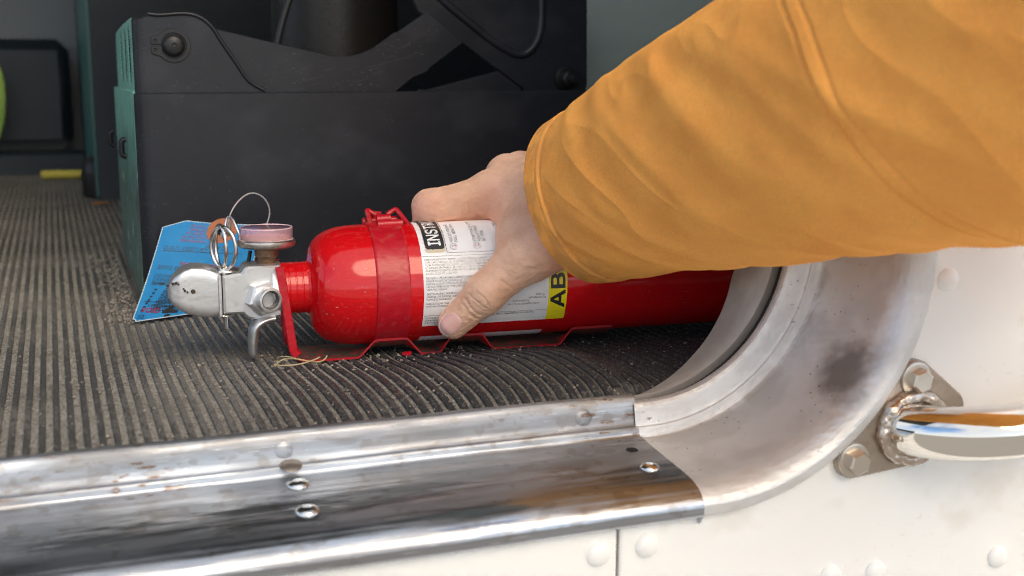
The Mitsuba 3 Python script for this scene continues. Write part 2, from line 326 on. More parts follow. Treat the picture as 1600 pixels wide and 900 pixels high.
for (u, v) in [(933, 865), (1010, 851), (1557, 869), (1367, 893), (1297, 899), (1480, 437)]:
    add('rivet', dome(u, v, .0064, .0040), 'cream_paint', V, 50)
# frame profile (y, r) from the inside to the outside, swept over the arc and up the jamb
prof_frame = [(.5925, .1000), (.5900, .0930), (.5865, .0890), (.5835, .0882), (.5812, .0890), (.5800, .0910), (.5790, .0960), (.5782, .1000), (.5778, .1012), (.5768, .1016), (.5764, .1040),
              (.5755, .1068), (.5735, .1082), (.5700, .1090), (.5600, .1098), (.5450, .1106), (.5300, .1112), (.5200, .1114), (.5150, .1122), (.5095, .1142), (.5055, .1175),
              (.5035, .1215), (.5040, .1255), (.5065, .1278), (.5100, .1284)]
def sweep(prof, x0=None, straight_up=True, up_to=ZT):
    ths = np.linspace(-90, 0, 60); rings = []
    pr = np.array(prof)
    # rounded profile
    from scipy.interpolate import PchipInterpolator
    s = np.r_[0, np.cumsum(np.hypot(*np.diff(pr, axis=0).T))]; si = np.unique(np.r_[np.linspace(0, s[-1], 90), s]); pr = PchipInterpolator(s, pr)(si)
    if x0 is not None: rings.append(np.c_[np.full(len(pr), x0), pr[:, 0], FZ - pr[:, 1]])
    for t in np.radians(ths): rings.append(np.c_[FX + pr[:, 1] * math.cos(t), pr[:, 0], FZ + pr[:, 1] * math.sin(t)])
    for z in (.5, up_to): rings.append(np.c_[FX + pr[:, 1], pr[:, 0], np.full(len(pr), z)])
    return grid(np.array(rings))
k = add('door_frame', sweep(prof_frame, .2895), 'cast_alu', V, 60)
tag(k, 'dull cast metal door frame curving up round the corner, with a rusty stain')
lip_p = np.array([(.5927, .0990), (.5916, .0882), (.5921, .0874), (.5935, .0860), (.5950, .0844), (.6000, .0808), (.6120, .0772), (.6134, .0774), (.6140, .0830), (.6140, .0990)])
lip_r = []
for t in np.radians(np.concatenate([np.linspace(-92, 0, 70)])):  # the inner lip widens from nothing at the sill
    f = float(np.clip((math.degrees(t) + 90) / 68, 0, 1)); f = .05 + .95 * f ** .85; gap = .0032 * float(np.clip((math.degrees(t) + 86) / 25, 0, 1))
    y_, r_ = .5912 + gap + (lip_p[:, 0] - .5916) * f, np.where(lip_p[:, 1] > .095, lip_p[:, 1], .0882 + (lip_p[:, 1] - .0882) * f)
    lip_r.append(np.c_[FX + r_ * math.cos(t), y_, FZ + r_ * math.sin(t)])
for z in (.5, ZT): lip_r.append(np.c_[FX + lip_p[:, 1], lip_p[:, 0] + .0028, np.full(len(lip_p), z)])
add('jamb_liner', grid(np.array(lip_r)), 'jamb_metal', V, 40)
sl = sweep([(.5886, .0985), (.5890, .0935), (.5910, .0915), (.5938, .0920), (.5950, .0985)], .30)
add('seal_strip', sl, 'seal_rubber', V, 60)
# sill: the straight piece, 1 mm proud of the frame
prof_sill = [(.5905, -.006), (.5905, .0005), (.5890, .0022), (.5866, .0030), (.5840, .0022), (.5822, .0000), (.5812, -.0035), (.5805, -.0090), (.5796, -.0118), (.5782, -.0132), (.5772, -.0134),
             (.5765, -.0142), (.5758, -.0170), (.5748, -.0182), (.5740, -.0183), (.5732, -.0178), (.5700, -.0184), (.5550, -.0200), (.5400, -.0214), (.5240, -.0228), (.5165, -.0238), (.5095, -.0262),
             (.5050, -.0300), (.5030, -.0345), (.5036, -.0382), (.5062, -.0404), (.5120, -.0408)]
def sill_mesh(x0, x1, prof, n=240):
    from scipy.interpolate import PchipInterpolator
    pr = np.array(prof); s = np.r_[0, np.cumsum(np.hypot(*np.diff(pr, axis=0).T))]
    si = np.unique(np.r_[np.linspace(0, s[-1], 120), s]); pr = PchipInterpolator(s, pr)(si)
    xs = np.linspace(x0, x1, n)
    P = np.zeros((n, len(pr), 3)); P[..., 0] = xs[:, None]; P[..., 1] = pr[None, :, 0]; P[..., 2] = pr[None, :, 1]
    w = meshkit.fbm(np.stack([P[..., 0] * 9, P[..., 1] * 14, P[..., 2] * 14], -1), 3, 3) - .5
    P[..., 2] += w * .0016; P[..., 1] += w * .0008
    m = grid(P, flip=True)
    e = P[-1]; inn = e + np.array([0, .0, 0]); c = e.copy(); c[:, 2] -= .004; c[:, 1] += .002
    return join([m, grid(np.stack([e, c], 0), flip=True)])
k = add('sill_plate', sill_mesh(-.95, .2908, prof_sill), 'sill_steel', V, 60)
tag(k, 'worn polished steel door sill with rust in its creases')
def ledge_point(u, v):
    P = onz(u, v, -.021)
    for _ in range(8): P = onz(u, v, float(np.interp(P[1], [p[0] for p in prof_sill[::-1]][3:-4], [p[1] for p in prof_sill[::-1]][3:-4])))
    return P
def screw(u, v, r, h):
    P = ledge_point(u, v); prof = [(r, -.001), (r, .0003), (r * .92, h * .5), (r * .7, h * .85), (r * .34, h), (r * .30, h * .72), (.00001, h * .66)]
    return lathe(prof, P + [0, 0, -.0003], [0, -.08, 1], 24)
for (u, v, r, h) in [(465, 757, .0058, .0026), (480, 799, .0058, .0028), (1015, 731, .0052, .0026)]:
    add('screw', screw(u, v, r, h), 'bright_steel', 'vehicle__sill_plate', 50)
P = ony(444, 705, .5812); add('screw', lathe([(.0052, 0), (.0042, .0007), (.0022, .0011), (.00001, .0012)], P + [0, .0003, 0], [0, -1, .1], 20), 'sill_steel', 'vehicle__sill_plate', 50)
P = ony(455, 727, .5765); add('screw', lathe([(.0056, 0), (.0046, .0006), (.0024, .0010), (.00001, .0011)], P + [0, .0002, 0], [0, -.35, .94], 20), 'flange_steel', 'vehicle__sill_plate', 50)
P = ony(912, 654, .5808); add('screw', lathe([(.0050, 0), (.0042, .0006), (.0022, .0010), (.00001, .0011)], P + [0, .0003, 0], [0, -1, .1], 20), 'sill_steel', 'vehicle__sill_plate', 50)
P = ledge_point(987, 703); add('screw_hole', lathe([(.0036, 0), (.0028, .0006), (.00001, .0007)], P - [0, 0, .0001], [0, 0, 1], 20), 'hole_black', 'vehicle__sill_plate', 50)
# grab handle, bolted to the side panel
G = 'vehicle__grab_handle'
tag(G, 'polished steel grab handle on a bolted triangular flange')
fl_c = xz([(1437, 566), (1300, 745), (1436, 714)], YP)
tri = sg.Polygon(xz([(1424, 588), (1326, 716), (1428, 694), (1475, 634)], YP)).buffer(.0098, 12)
add('flange', plate(tri, YP - .0045, YP + .0005, .0008), 'flange_steel', G, 40)
def hexbolt(u, v, s=1.0):
    P = ony(u, v, YP - .0045)
    w = lathe([(.0092 * s, 0), (.0092 * s, .0014), (.0078 * s, .0019), (.003, .0019)], P, [0, -1, 0], 28)
    a = np.radians(np.arange(6) * 60 + 18); R = .0066 * s
    hx = [(R * math.cos(x), R * math.sin(x)) for x in a]
    fr = (P, np.array([1, 0, 0.0]), np.array([0, 0, 1.0]), np.array([0, -1.0, 0]))
    h = plate(hx, .0075, .0015, .0009, fr)
    return join([w, h])
for (u, v) in [(1430, 592), (1333, 719)]: add('bolt', hexbolt(u, v), 'bolt_steel', G, 30)
HP = ony(1412, 664, YP)
path = smooth_path([HP + [-.005, .005, .000], HP + [.000, -.016, .0010], HP + [.013, -.034, .0035], HP + [.036, -.045, .0060], HP + [.064, -.048, .0085], HP + [.10, -.047, .0165], HP + [.18, -.047, .048]], 80)
add('tube', tube(path, .0138, 32), 'polished_tube', G, 60)
th = np.linspace(0, 2 * np.pi, 61)[:-1]
tdir = np.array([.55, -1, -.03]); tdir /= np.linalg.norm(tdir)
wp = []
for t in th:
    q = HP + np.array([.0015, 0, 0]) + .0172 * (np.cos(t) * np.array([1, 0, 0]) + np.sin(t) * np.array([0, 0, 1.0])) * np.array([1.12, 1, 1]); q[1] = YP - .0062; wp.append(q)
add('weld', tube(wp, .0036 + .0007 * np.sin(th * 11) * np.sin(th * 3 + 1), 10, closed=True), 'weld_steel', G, 60)
# inner walls
def wall_box(name, lo, hi, m, label=None):
    k = add(name, box(lo, hi, .003), m, V, False)
    if label: tag(k, label)
BX = ony(155, 300, 1.82)[0]
wall_box('bulkhead', (BX, 1.82, -.02), (1.4, 2.62, 1.9), 'bulkhead_paint', 'dark inner bulkhead behind the seat')
wall_box('bulkhead_side', (BX - .003, 1.822, 0), (BX - .0005, 2.32, 1.9), 'dark_green_sheen', 'side of the bulkhead, window reflection painted as dark green')
wall_box('inner_wall', (.440, 1.06, 0.0), (1.4, 1.072, 1.9), 'sage_wall', 'sage grey inner wall behind the seat')
wall_box('back_wall', (-2.6, 2.62, -.1), (1.6, 2.65, 2.0), 'grey_wall', 'grey back wall')
wall_box('roof', (-2.6, .52, 1.95), (2.6, 2.7, 2.0), 'shell')
wall_box('end_wall', (1.55, .53, -.5), (1.6, 2.65, 1.95), 'shell')
wall_box('end_wall', (-2.6, .53, -.5), (-2.55, 2.65, .35), 'shell')
wall_box('under_floor', (-2.55, .53, -.54), (1.55, 2.6, -.50), 'shell')
wall_box('threshold', (-1.2, 2.30, -.01), (BX - .004, 2.40, .035), 'vinyl', 'dark raised threshold at the back of the mat')
k = add('bench_cushion', box((-1.2, 2.40, .035), (BX - .02, 2.60, .235), .02), 'vinyl', None, 40)
tag(k, 'black vinyl bench cushion against the grey back wall', 'cushion')

# ---------------------------------------------------------------- the ribbed floor mat
M = 'rubber_floor_mat'
tag(M, 'dusty ribbed black rubber mat on the vehicle floor', 'floor mat')
def mat_z(x, y):
    x, y = np.broadcast_arrays(np.asarray(x, float), np.asarray(y, float))
    s = lambda a, b, t: (lambda q: q * q * (3 - 2 * q))(np.clip((t - a) / (b - a), 0, 1))
    amp = (.0103 * s(.05, .30, x) + .0020) * (1 - .5 * s(.283, .312, x))
    b = amp * (1 - np.exp(-np.maximum(y - .586, 0) / .014)) * (1 - .92 * s(.648, .742, y))
    e = 0.0
    w = .0014 * (meshkit.fbm(np.stack([x * 6, y * 5, x * 0 + 2], -1), 2, 11) - .5)
    return b + e + w - .0024 - .0075 * s(.286, .293, x) * (1 - s(.592, .602, y))
ys = np.concatenate([np.linspace(.5865, .72, 70), np.linspace(.722, 2.32, 150)])
xs = np.linspace(-1.15, .95, 160)
X, Y = np.meshgrid(xs, ys, indexing='ij')
add('base', grid(np.stack([X, Y, mat_z(X, Y)], -1)), 'mat_dust', M, True)
PITCH = .0070
for i in range(-45, 74):
    x0 = i * PITCH
    yy = np.concatenate([np.linspace(.587 if x0 < .287 else .597, .72, 48), np.linspace(.724, 1.15, 60), np.linspace(1.16, 2.31, 30)])
    wob = .0005 * (meshkit.fbm(np.stack([yy * 14, yy * 0 + i * 3.1, yy * 0], -1), 2, 4) - .5)
    s = float(np.clip((x0 - .02) / .2, 0, 1)); w = .0017 + .0005 * s
    hh = .0014 + .0002 * s + .0005 * (meshkit.fbm(np.stack([yy * 30, yy * 0 + i * 5.7, yy * 0 + 1], -1), 3, 9) - .55)
    hh = np.maximum(hh, .0005)
    z0 = mat_z(x0 + wob, yy)
    prof = [(-1.05, -.0005 * np.ones_like(yy)), (-.95, .78 * hh), (-.78, .97 * hh), (0, hh), (.78, .97 * hh), (.95, .78 * hh), (1.05, -.0005 * np.ones_like(yy))]
    Pm = np.stack([np.stack([x0 + wob + a * w, yy, z0 + z], -1) for a, z in prof], 1)
    add('rib', grid(Pm, flip=True), 'mat_rubber', M, True)
# grit lying on the mat
st = []
ico = trimesh.creation.icosphere(0, 1.0)
def grit_at(x, y, r):
    m = ico.vertices * (r * rng.uniform(.5, 1.2, (12, 3))) + [x, y, float(mat_z(x, y)) + .0009 + r * .3]
    st.append(tm(m, ico.faces))
for _ in range(5200):
    y = .59 + 1.0 * rng.random() ** 2.2; x = rng.uniform(-.06, .45) + (y - .59) * -.12
    if rng.random() > .45 + .5 * (x < .2): continue
    grit_at(x, y, rng.choice([.0004, .0006, .0009], p=[.6, .3, .1]) * rng.uniform(.7, 1.3))
for _ in range(420):                                   # swept against the seat base
    y = rng.uniform(.90, 1.25); grit_at(.052 - abs(rng.normal(0, .012)), y, rng.uniform(.0005, .0019))
for _ in range(260):
    grit_at(rng.normal(.17, .06), rng.normal(.735, .022), rng.uniform(.0004, .0013))
k = tag(add('grit', join(st), 'grit', None, False), 'pale grit and sand scattered on the ribbed mat', 'grit', kind='stuff')
def stem(pts, r=.00045): return tube(smooth_path(pts, 24), r, 6)
o = lambda u, v, z=.004: onz(u, v, z)
add('straw', stem([o(430, 572), o(442, 562, .008), o(470, 562, .007), o(511, 556, .006)]), 'straw', 'straw_wisp')
add('straw', stem([o(428, 570), o(450, 571, .004), o(480, 566, .005), o(500, 558, .008)]), 'straw', 'straw_wisp')
add('straw', stem([o(436, 567), o(433, 561, .007), o(444, 557, .010), o(462, 560, .006)], .0003), 'straw', 'straw_wisp')
tag('straw_wisp', 'wisp of dry straw at the foot of the red bracket', 'straw')
def chip(P, a, b, th, m, name):
    pts = [(a * math.cos(t) * (1 + .25 * math.sin(3 * t + 1)), b * math.sin(t)) for t in np.linspace(0, 2 * np.pi, 12)[:-1]]
    return add(name, plate(pts, .0014, 0, .0003, (P, np.array([math.cos(th), math.sin(th), 0]), np.array([-math.sin(th), math.cos(th), .1]), np.array([0, 0, 1.0]))), m, None, False)
tag(chip(onz(636, 554, .001), .0033, .0024, .4, 'red_strap', 'paint_chip'), 'small red chip of paint on the mat below the strap', 'paint chip')
tag(chip(onz(155, 318, .001), .011, .006, .3, 'dead_leaf', 'dead_leaf'), 'orange brown dead leaf by the dark green post', 'leaf')
# rope lying at the back
rp = np.linspace(0, 1, 90); A_, B_ = onz(66, 273, .006), onz(134, 272, .006)
for ph in (0, math.pi):
    c = A_ + rp[:, None] * (B_ - A_); c = c + .0042 * np.stack([0 * rp, np.cos(rp * 40 + ph), np.sin(rp * 40 + ph)], -1)
    add('strand', tube(c, .0034, 8), 'yellow_rope', 'rope')
tag('rope', 'twisted yellow rope lying across the back of the mat', 'rope')
# bright cloth at the far side
vy = np.linspace(0, 1, 24); A_, B_ = ony(-3, 95, 2.28), ony(-3, 222, 2.28)
Pm = []
for t in np.linspace(0, 2 * np.pi, 33)[:-1]:
    q = A_[None] + vy[:, None] * (B_ - A_)[None]; r = .016 * np.sin(np.pi * np.clip(vy * .92 + .04, 0, 1)) ** .4
    Pm.append(q + np.stack([r * 1.5 * math.cos(t) - .012, .5 * r * math.sin(t) + .004 * np.sin(vy * 9), 0 * r], -1))
k = add('hi_vis_cloth', grid(np.array(Pm), close_u=True), 'hi_vis', None, True)
tag(k, 'bright yellow green safety cloth hanging in front of the bench cushion', 'cloth')

# ---------------------------------------------------------------- the seat and its base
S = 'driver_seat'
tag(S, 'black painted steel seat base with folding linkage and pivot bolt', 'seat')
YB, XB, ZB = .9557, .0590, .1625
def corner_panel(x0, x1, y, yb, z0, z1, r, name, m, label=None):
    a = [(x0, yb)] + [(x0 + r - r * math.cos(t), y + r - r * math.sin(t)) for t in np.linspace(0, np.pi / 2, 14)] + [(x1, y)]
    n = len(a); out = np.array(a)
    tl = np.gradient(out, axis=0); tl /= np.linalg.norm(tl, axis=1, keepdims=True)
    inn = out + .0025 * np.c_[-tl[:, 1], tl[:, 0]] * 1.0
    ring = np.vstack([out, inn[::-1]])
    pg = sg.Polygon(ring)
    return plate(pg, z1, z0, .0011, (np.zeros(3), np.array([1, 0, 0.0]), np.array([0, 1.0, 0]), np.array([0, 0, 1.0])))
k = add('base_box', corner_panel(XB, .56, YB, YB + .0120, .0015, ZB, .0115, 'x', 'x'), 'black_paint', S, 40)
tag(k, 'black front panel of the seat base')
k = add('side_plate', box((XB - .0003, YB + .0125, .0015), (XB + .0022, 1.25, ZB + .001), .0004), 'green_sheen_paint', S, False); tag(k, 'scuffed side of the seat base, window reflection painted as green')
xu = ony(204, 80, YB)[0]
# upper housing
def seat_plate(pts, y, th=.003, bev=.0006, smooth_it=None): return plate(xz(pts, y), y, y + th, bev)
def rcorner(a, b, c, n=8):                               # rounded corner in pixel outlines
    a, b, c = map(np.array, (a, b, c)); t = np.linspace(0, 1, n)[:, None]
    return [tuple(q) for q in (1 - t) ** 2 * a + 2 * t * (1 - t) * b + t ** 2 * c]
up_pts = [(224, 152), (222, 26), (229, 25), (230, 21)] + rcorner((288, 21), (322, 22), (340, 55)) + rcorner((378, 112), (386, 126), (400, 134)) + [(416, 144), (418, 152)]
YU = YB + .0035
k = add('upper_bracket', seat_plate(up_pts, YU), 'black_paint', S, 40); tag(k, 'black rounded hinge bracket')
z1 = ony(215, 27, YU)[2]
a0 = ony(206, 27, YU)[0]
add('bracket_corner', corner_panel(a0, ony(226, 30, YU)[0], YU - .0003, YU + .012, ZB - .01, z1, .0085, 'x', 'x'), 'black_paint', S, 40)
sd = [(YU + .0125, ZB - .008), (YU + .0125, z1)] + [(y, z1 - .0045 * ((y - YU) / .22) ** 2) for y in np.linspace(YU + .02, 1.19, 8)] + [(1.20, z1 - .01), (1.20, ZB - .008)]
sdp = sg.Polygon(sd)
for yy in (1.010, 1.065, 1.12):
    sdp = sdp.difference(sg.LineString([(yy, ZB + .018), (yy, z1 - .018)]).buffer(.0135))
k = add('bracket_side', plate(sdp, a0 - .0002, a0 + .0006, .0002, (np.zeros(3), np.array([0, 1.0, 0]), np.array([0, 0, 1.0]), np.array([1.0, 0, 0]))), 'green_sheen_paint', S, 40)
tag(k, 'slotted side of the hinge bracket, window reflection painted as pale green')
add('slot_dark_block', box((a0 + .0012, YU + .03, ZB - .05), (a0 + .05, 1.2, z1 - .01), .002), 'hole_black', S, False)  # black block added so the slots look dark inside
lip = [tuple(ony(u, v, YU - .0008)) for u, v in [(231, 21)] + rcorner((288, 21), (322, 22), (340, 55)) + rcorner((378, 112), (386, 126), (400, 134)) + [(416, 143)]]
add('bracket_lip', tube(smooth_path(lip, 60), .0014, 10), 'black_paint', S, 60)
Pp = ony(271, 71, YU)
add('pivot_pin', lathe([(.0083, 0), (.0083, .003), (.0075, .0055), (.0055, .0068), (.0018, .0071), (.0014, .0064), (.00001, .0063)], Pp, [0, -1, 0], 32), 'black_bolt', S, 50)
ang = np.radians(np.linspace(-162, 162, 40))
ro = [(.0126 * math.cos(t), .0126 * math.sin(t)) for t in ang]; ri = [(.0092 * math.cos(t), .0092 * math.sin(t)) for t in ang[::-1]]
ears = []
for sgn in (1, -1):
    ears.append(sg.Polygon([(-.0162, sgn * .0008), (-.0162, sgn * .0060), (-.0088, sgn * .0085), (-.0080, sgn * .0008)]).difference(sg.Point(-.0132, sgn * .0033).buffer(.0011)))
rg = sg.Polygon(ro + ri).union(ears[0]).union(ears[1])
rg = max(rg.geoms, key=lambda g: g.area) if rg.geom_type == 'MultiPolygon' else rg
add('retaining_ring', plate(rg, .0014, 0, .0003, (Pp, np.array([1, 0, 0.0]), np.array([0, 0, 1.0]), np.array([0, -1.0, 0]))), 'black_bolt', S, 40)
YA = YB + .0085
arm = [(318, 36), (334, 44), (430, 67)] + rcorner((500, 83), (548, 96), (585, 74), 12) + [(618, 50), (622, 50), (668, 18), (725, 66), (672, 106), (668, 112), (645, 122), (615, 146), (612, 154), (330, 154)]
k = add('link_arm', seat_plate(arm, YA), 'black_paint', S, 40); tag(k, 'flat black linkage arm with a dipped upper edge')
YF = YB + .026
fr_pts = [(632, -30), (652, 18), (700, 52), (770, 104), (815, 138), (826, 154), (909, 154)] + rcorner((912, 146), (918, 140), (918, 126)) + [(918, -30)]
k = add('side_frame', seat_plate(fr_pts, YF, .004, .0012), 'black_paint', S, 40); tag(k, 'black pressed side frame with a raised bead')
bead = [(668, -25), (700, 8), (735, 37), (775, 68)] + rcorner((795, 80), (822, 96), (838, 66), 8) + [(846, 30), (848, -25)]
add('pressed_bead', tube(smooth_path([ony(u, v, YF + .0006) for u, v in bead], 80), .0036, 14), 'black_paint', S, 60)
flp = [(640, 152), (655, 139), (664, 141), (778, 111), (812, 136), (822, 152)]
add('lower_link', seat_plate(flp, YB + .018), 'black_paint', S, 40)
Pb = ony(882, 122, YF)
add('frame_bolt', lathe([(.0105, 0), (.0105, .0018), (.0085, .003), (.0070, .0032), (.0070, .008), (.0052, .0095), (.0034, .0098), (.0034, .0155), (.00001, .016)], Pb, [.25, -1, -.1], 28), 'black_bolt', S, 40)
Pc = ony(545, 60, 1.16)
add('pedestal', lathe([(.0625, .0), (.0625, .60)], [Pc[0], Pc[1] + .06, 0.0], [0, 0, 1], 64), 'dark_satin', S, 60)
add('cable', tube(smooth_path([ony(430, 85, 1.02), ony(436, 55, 1.02), ony(446, 18, 1.02), ony(462, -30, 1.02)], 20), .0030, 10), 'black_bolt', S, 60)
add('added_seat_pan', box((.03, 1.0, .36), (.62, 1.55, .47), .03), 'vinyl', S, 40)  # unseen, added to keep the space below it dark
for (u, v) in [(180, 216), (199, 231)]:
    y_ = onx(u, v, XB)[1]; P = onx(u, v, XB)
    add('clip', tube(smooth_path([P + [-.001, 0, .007], P + [-.004, 0, .006], P + [-.0045, 0, 0], P + [-.004, 0, -.006], P + [-.001, 0, -.007]], 20), .0024, 8), 'black_bolt', S, 60)
P = onz(168, 318); add('foot_bumper', lathe([(.028, 0), (.030, .03), (.026, .05), (.014, .058), (.00001, .06)], P + [.0, .12, 0], [0, 0, 1], 24), 'dark_satin', S, 50)

# ---------------------------------------------------------------- the fire extinguisher
X = 'fire_extinguisher'
tag(X, 'red fire extinguisher lying on its side with a printed white label', 'fire extinguisher')
E0 = np.array([.178, .7567, .0434]); yaw = -.0761; RR = .0384
e1 = np.array([math.cos(yaw), math.sin(yaw), 0]); e2 = np.array([-math.sin(yaw), math.cos(yaw), 0]); e3 = np.array([0, 0, 1.0])
def E(a, f, u): return E0 + np.multiply.outer(np.asarray(a, float), e1) - np.multiply.outer(np.asarray(f, float), e2) + np.multiply.outer(np.asarray(u, float), e3)
def Cyl(a, phi, r): phi = np.radians(phi); return E(a, r * np.cos(phi), r * np.sin(phi))
def hit(u, v, r=RR):
    d = ray(u, v); oo = CAM - E0; A = np.array([d @ e2, d @ e3]); B = np.array([oo @ e2, oo @ e3])
    a, b, c = A @ A, 2 * A @ B, B @ B - r * r; D = max(b * b - 4 * a * c, 0); t = (-b - math.sqrt(D)) / (2 * a); P = oo + t * d
    return P @ e1, math.degrees(math.atan2(P @ e3, -(P @ e2)))
pr = [(.0150, -.0490), (.0160, -.0487), (.0163, -.0480), (.0163, -.0452), (.0159, -.0449), (.0159, -.0444), (.0163, -.0440), (.0163, -.0408), (.0159, -.0405), (.0159, -.0400), (.0163, -.0397), (.0163, -.0368), (.0159, -.0365), (.0159, -.0360),
      (.0163, -.0356), (.0163, -.0330), (.0170, -.0315)]
sh = [(.0195, -.0310), (.0245, -.0302), (.0290, -.0280), (.0325, -.0245), (.0350, -.0202), (.0368, -.0150), (.0379, -.0090), (.0384, -.0030), (RR, .004)]
body = pr + sh + [(RR, a) for a in np.linspace(.02, .285, 14)] + [(.0376, .290), (.034, .294), (.00001, .295)]
k = add('cylinder', lathe(body, E0, e1, 128), 'red_enamel', X, 25); tag(k, 'glossy red cylinder with a ringed neck')
# label
def patch(a0, a1, p0, p1, r, n=40, m=60, round_=0):
    A, P_ = np.meshgrid(np.linspace(a0, a1, n), np.linspace(p0, p1, m), indexing='ij')
    return grid(Cyl(A, P_, r), flip=False)
LA0, LAY, LA1 = .0354, .1170, .1295
LP0, LP1 = -37.6, 128.0
rl = RR + .00012
k = add('label', patch(LA0, LAY, LP0, LP1, rl), 'label_white', X, True); tag(k, 'white printed instruction label')
LB = X + '__label'
k = add('yellow_band', patch(LAY, LA1, LP0, LP1, rl), 'label_yellow', LB, True)
rp_ = rl + .00014
DEG = math.degrees(1 / RR)                               # degrees per metre round the cylinder
def curved(v2, f2, fn, maxe=.0022):
    v3 = np.c_[v2, np.zeros(len(v2))]
    if len(f2) and np.ptp(v2) > maxe:
        v3, f2 = trimesh.remesh.subdivide_to_size(v3, f2, maxe, max_iter=8)
    return tm(fn(v3[:, 0], v3[:, 1]), f2)
def text_along(t, h, a, phi, bold=False):                # reads along the axis; phi: baseline
    v, f = glyphs(t, h, bold); return curved(v, f, lambda x, y: Cyl(a + x, phi + y * DEG, rp_))
def text_round(t, h, a, phi, bold=False, stretch=1.0):   # reads round the cylinder, upwards
    v, f = glyphs(t, h, bold); v = v * [stretch, 1]; return curved(v, f, lambda x, y: Cyl(a - y, phi + x * DEG, rp_))
def line_patch(a0, a1, p0, p1, r=None): return patch(a0, a1, p0, p1, r or rp_, max(2, int(abs(a1 - a0) / .003) + 2), max(2, int(abs(p1 - p0) / 2) + 2))
small = ['MANTENIMIENTO: INSPECCIONAR MENSUALMENTE O', 'CIRCUMSTANCIAS LO REQUIERE. ASEGURESE QUE NO', 'CUALQUIER OBSTRUCCION. LA PRESION MARCADA EN', 'EL RANGO OPERABLE. EL ANILLO Y SELLO TIENE', 'CORRESPONDIENTE. PESO BRUTO DEL EXTINQUIDOR', '\u00b1 4 OZ (2.21 KG \u00b1 .11 KG).',
         None, 'RECARGO: RECARGAR INMEDIATAMENTE DESPUES', 'PUEDE OCASIONAR GOTERAS. RECARGAR CON', 'POLVO QUIMICO SECO DE AMEREX A', 'UN DISTRIBUIDOR Y RECARGADO', 'USO, NO. 05602.', None, 'INSTALACION: INSPECCION', 'MANUAL DE PROPIETARIO', 'PARA EXTINGUIDOR', None, 'PRECAUCION: INA', 'EVITAR CORROSION']
print_ms = []
ph = 30.2; step = (30.2 + 19.5) / 18.6
for s in small:
    if s is None: ph -= step * .55; continue
    bold = s.split(':')[0] in ('MANTENIMIENTO', 'RECARGO', 'PRECAUCION')
    if bold:
        hd, tl = s.split(':'); print_ms.append(text_along(hd + ':', .00112, LA0 + .0016, ph - 1.2, True)); w = glyphs(hd + ':', .00112, True)[0][:, 0].max()
        print_ms.append(text_along(tl, .00116, LA0 + .0020 + w, ph - 1.2, True))
    else: print_ms.append(text_along(s, .00116, LA0 + .0016, ph - 1.2, True))
    ph -= step
for s, a, p in [('NDO AL', .1085, -8.6), ('NORMA NO. 10', .1035, -11.6), ('ACION (NFPA).', .0930, -14.4), ('AL POLVO QUIMICO PARA', .0905, -17.6), ('DOTE MICA, AMMONIUM PHOSPHATE,', .0780, -27.6)]:
    print_ms.append(text_along(s, .00116, a, p, True))
for i, s in enumerate(['CONTENIDO: AMO', 'AMMONIUM P', 'CONTENIDO']): print_ms.append(text_along(s, .0011, LA0 + .0014, -28.2 - 2.9 * i, True))
print_ms += [line_patch(LA0 + .0004, LAY - .0003, -24.9, -24.45), line_patch(LA0 + .0004, LAY - .0003, 32.9, 33.35)]
# rounded box of the pictogram field and the steps
print_ms += [line_patch(.0535, LAY - .002, 36.0, 36.5), line_patch(.0518, .0522, 39.5, 126)]
c_ = [(.0535 - .0015 * math.sin(t), 39.0 - 2.6 * math.cos(t)) for t in np.linspace(0, np.pi / 2, 8)]
print_ms.append(tube(np.array([Cyl(a, p, rp_) for a, p in c_]), .0002, 6))
for i, (a, n1) in enumerate([(.0560, ['HOLD UPRIGHT', 'PULL RING PIN']), (.0712, ['START BACK 10 FT', 'AIM AT BASE', 'OF FIRE']), (.0880, ['SQUEEZE LEVER', 'SWEEP SIDE TO SIDE'])]):
    for j, t in enumerate(n1): print_ms.append(text_round(t, .0021, a + .0012 + .0031 * j, 47.5, True, .92))
    ce = (a + .0010, 43.0)
    ring = np.array([Cyl(ce[0] + .0022 * math.cos(t), ce[1] + .0022 * DEG * math.sin(t), rp_) for t in np.linspace(0, 2 * np.pi, 33)[:-1]])
    print_ms.append(tube(ring, .00016, 5, closed=True))
tag(add('print', join(print_ms), 'print_black', LB, False), kind='stuff')
nums = [text_round(str(i + 1), .0024, a + .0022, 43.0 - .0008 * DEG, True) for i, a in enumerate([.0560, .0712, .0880])]
tag(add('red_number', join(nums), 'print_red', LB, False), kind='stuff')
def rrect_curved(a0, a1, p0, p1, rad, r):
    pg = sg.box(a0 + rad, p0 / DEG + rad, a1 - rad, p1 / DEG - rad).buffer(rad, 10)
    v2, f2 = trimesh.creation.triangulate_polygon(pg, engine='earcut'); v3, f3 = trimesh.remesh.subdivide_to_size(np.c_[v2, 0 * v2[:, 0]], f2, .003, max_iter=10)
    return tm(Cyl(v3[:, 0], v3[:, 1] * DEG, r), f3)
add('heading_foil', rrect_curved(.0384, .0514, 36.6, 127, .0020, rp_), 'gold_foil', LB, True)
add('heading_box', rrect_curved(.0388, .0510, 40.5, 127, .0018, rp_ + .0001), 'print_black', LB, True)
rp_ += .0002
add('heading', text_round('INSTRUCTIONS', .0078, .0488, 44.0, True, .80), 'label_white', LB, False)
add('abc_letters', text_round('ABC', .0092, LA1 - .0017, -23.5, True, 1.42), 'print_black', LB, False)
rp_ -= .0002
# second label at the underside
add('lower_label', patch(.036, .118, -75, -56.5, rl), 'label_white', X, True)
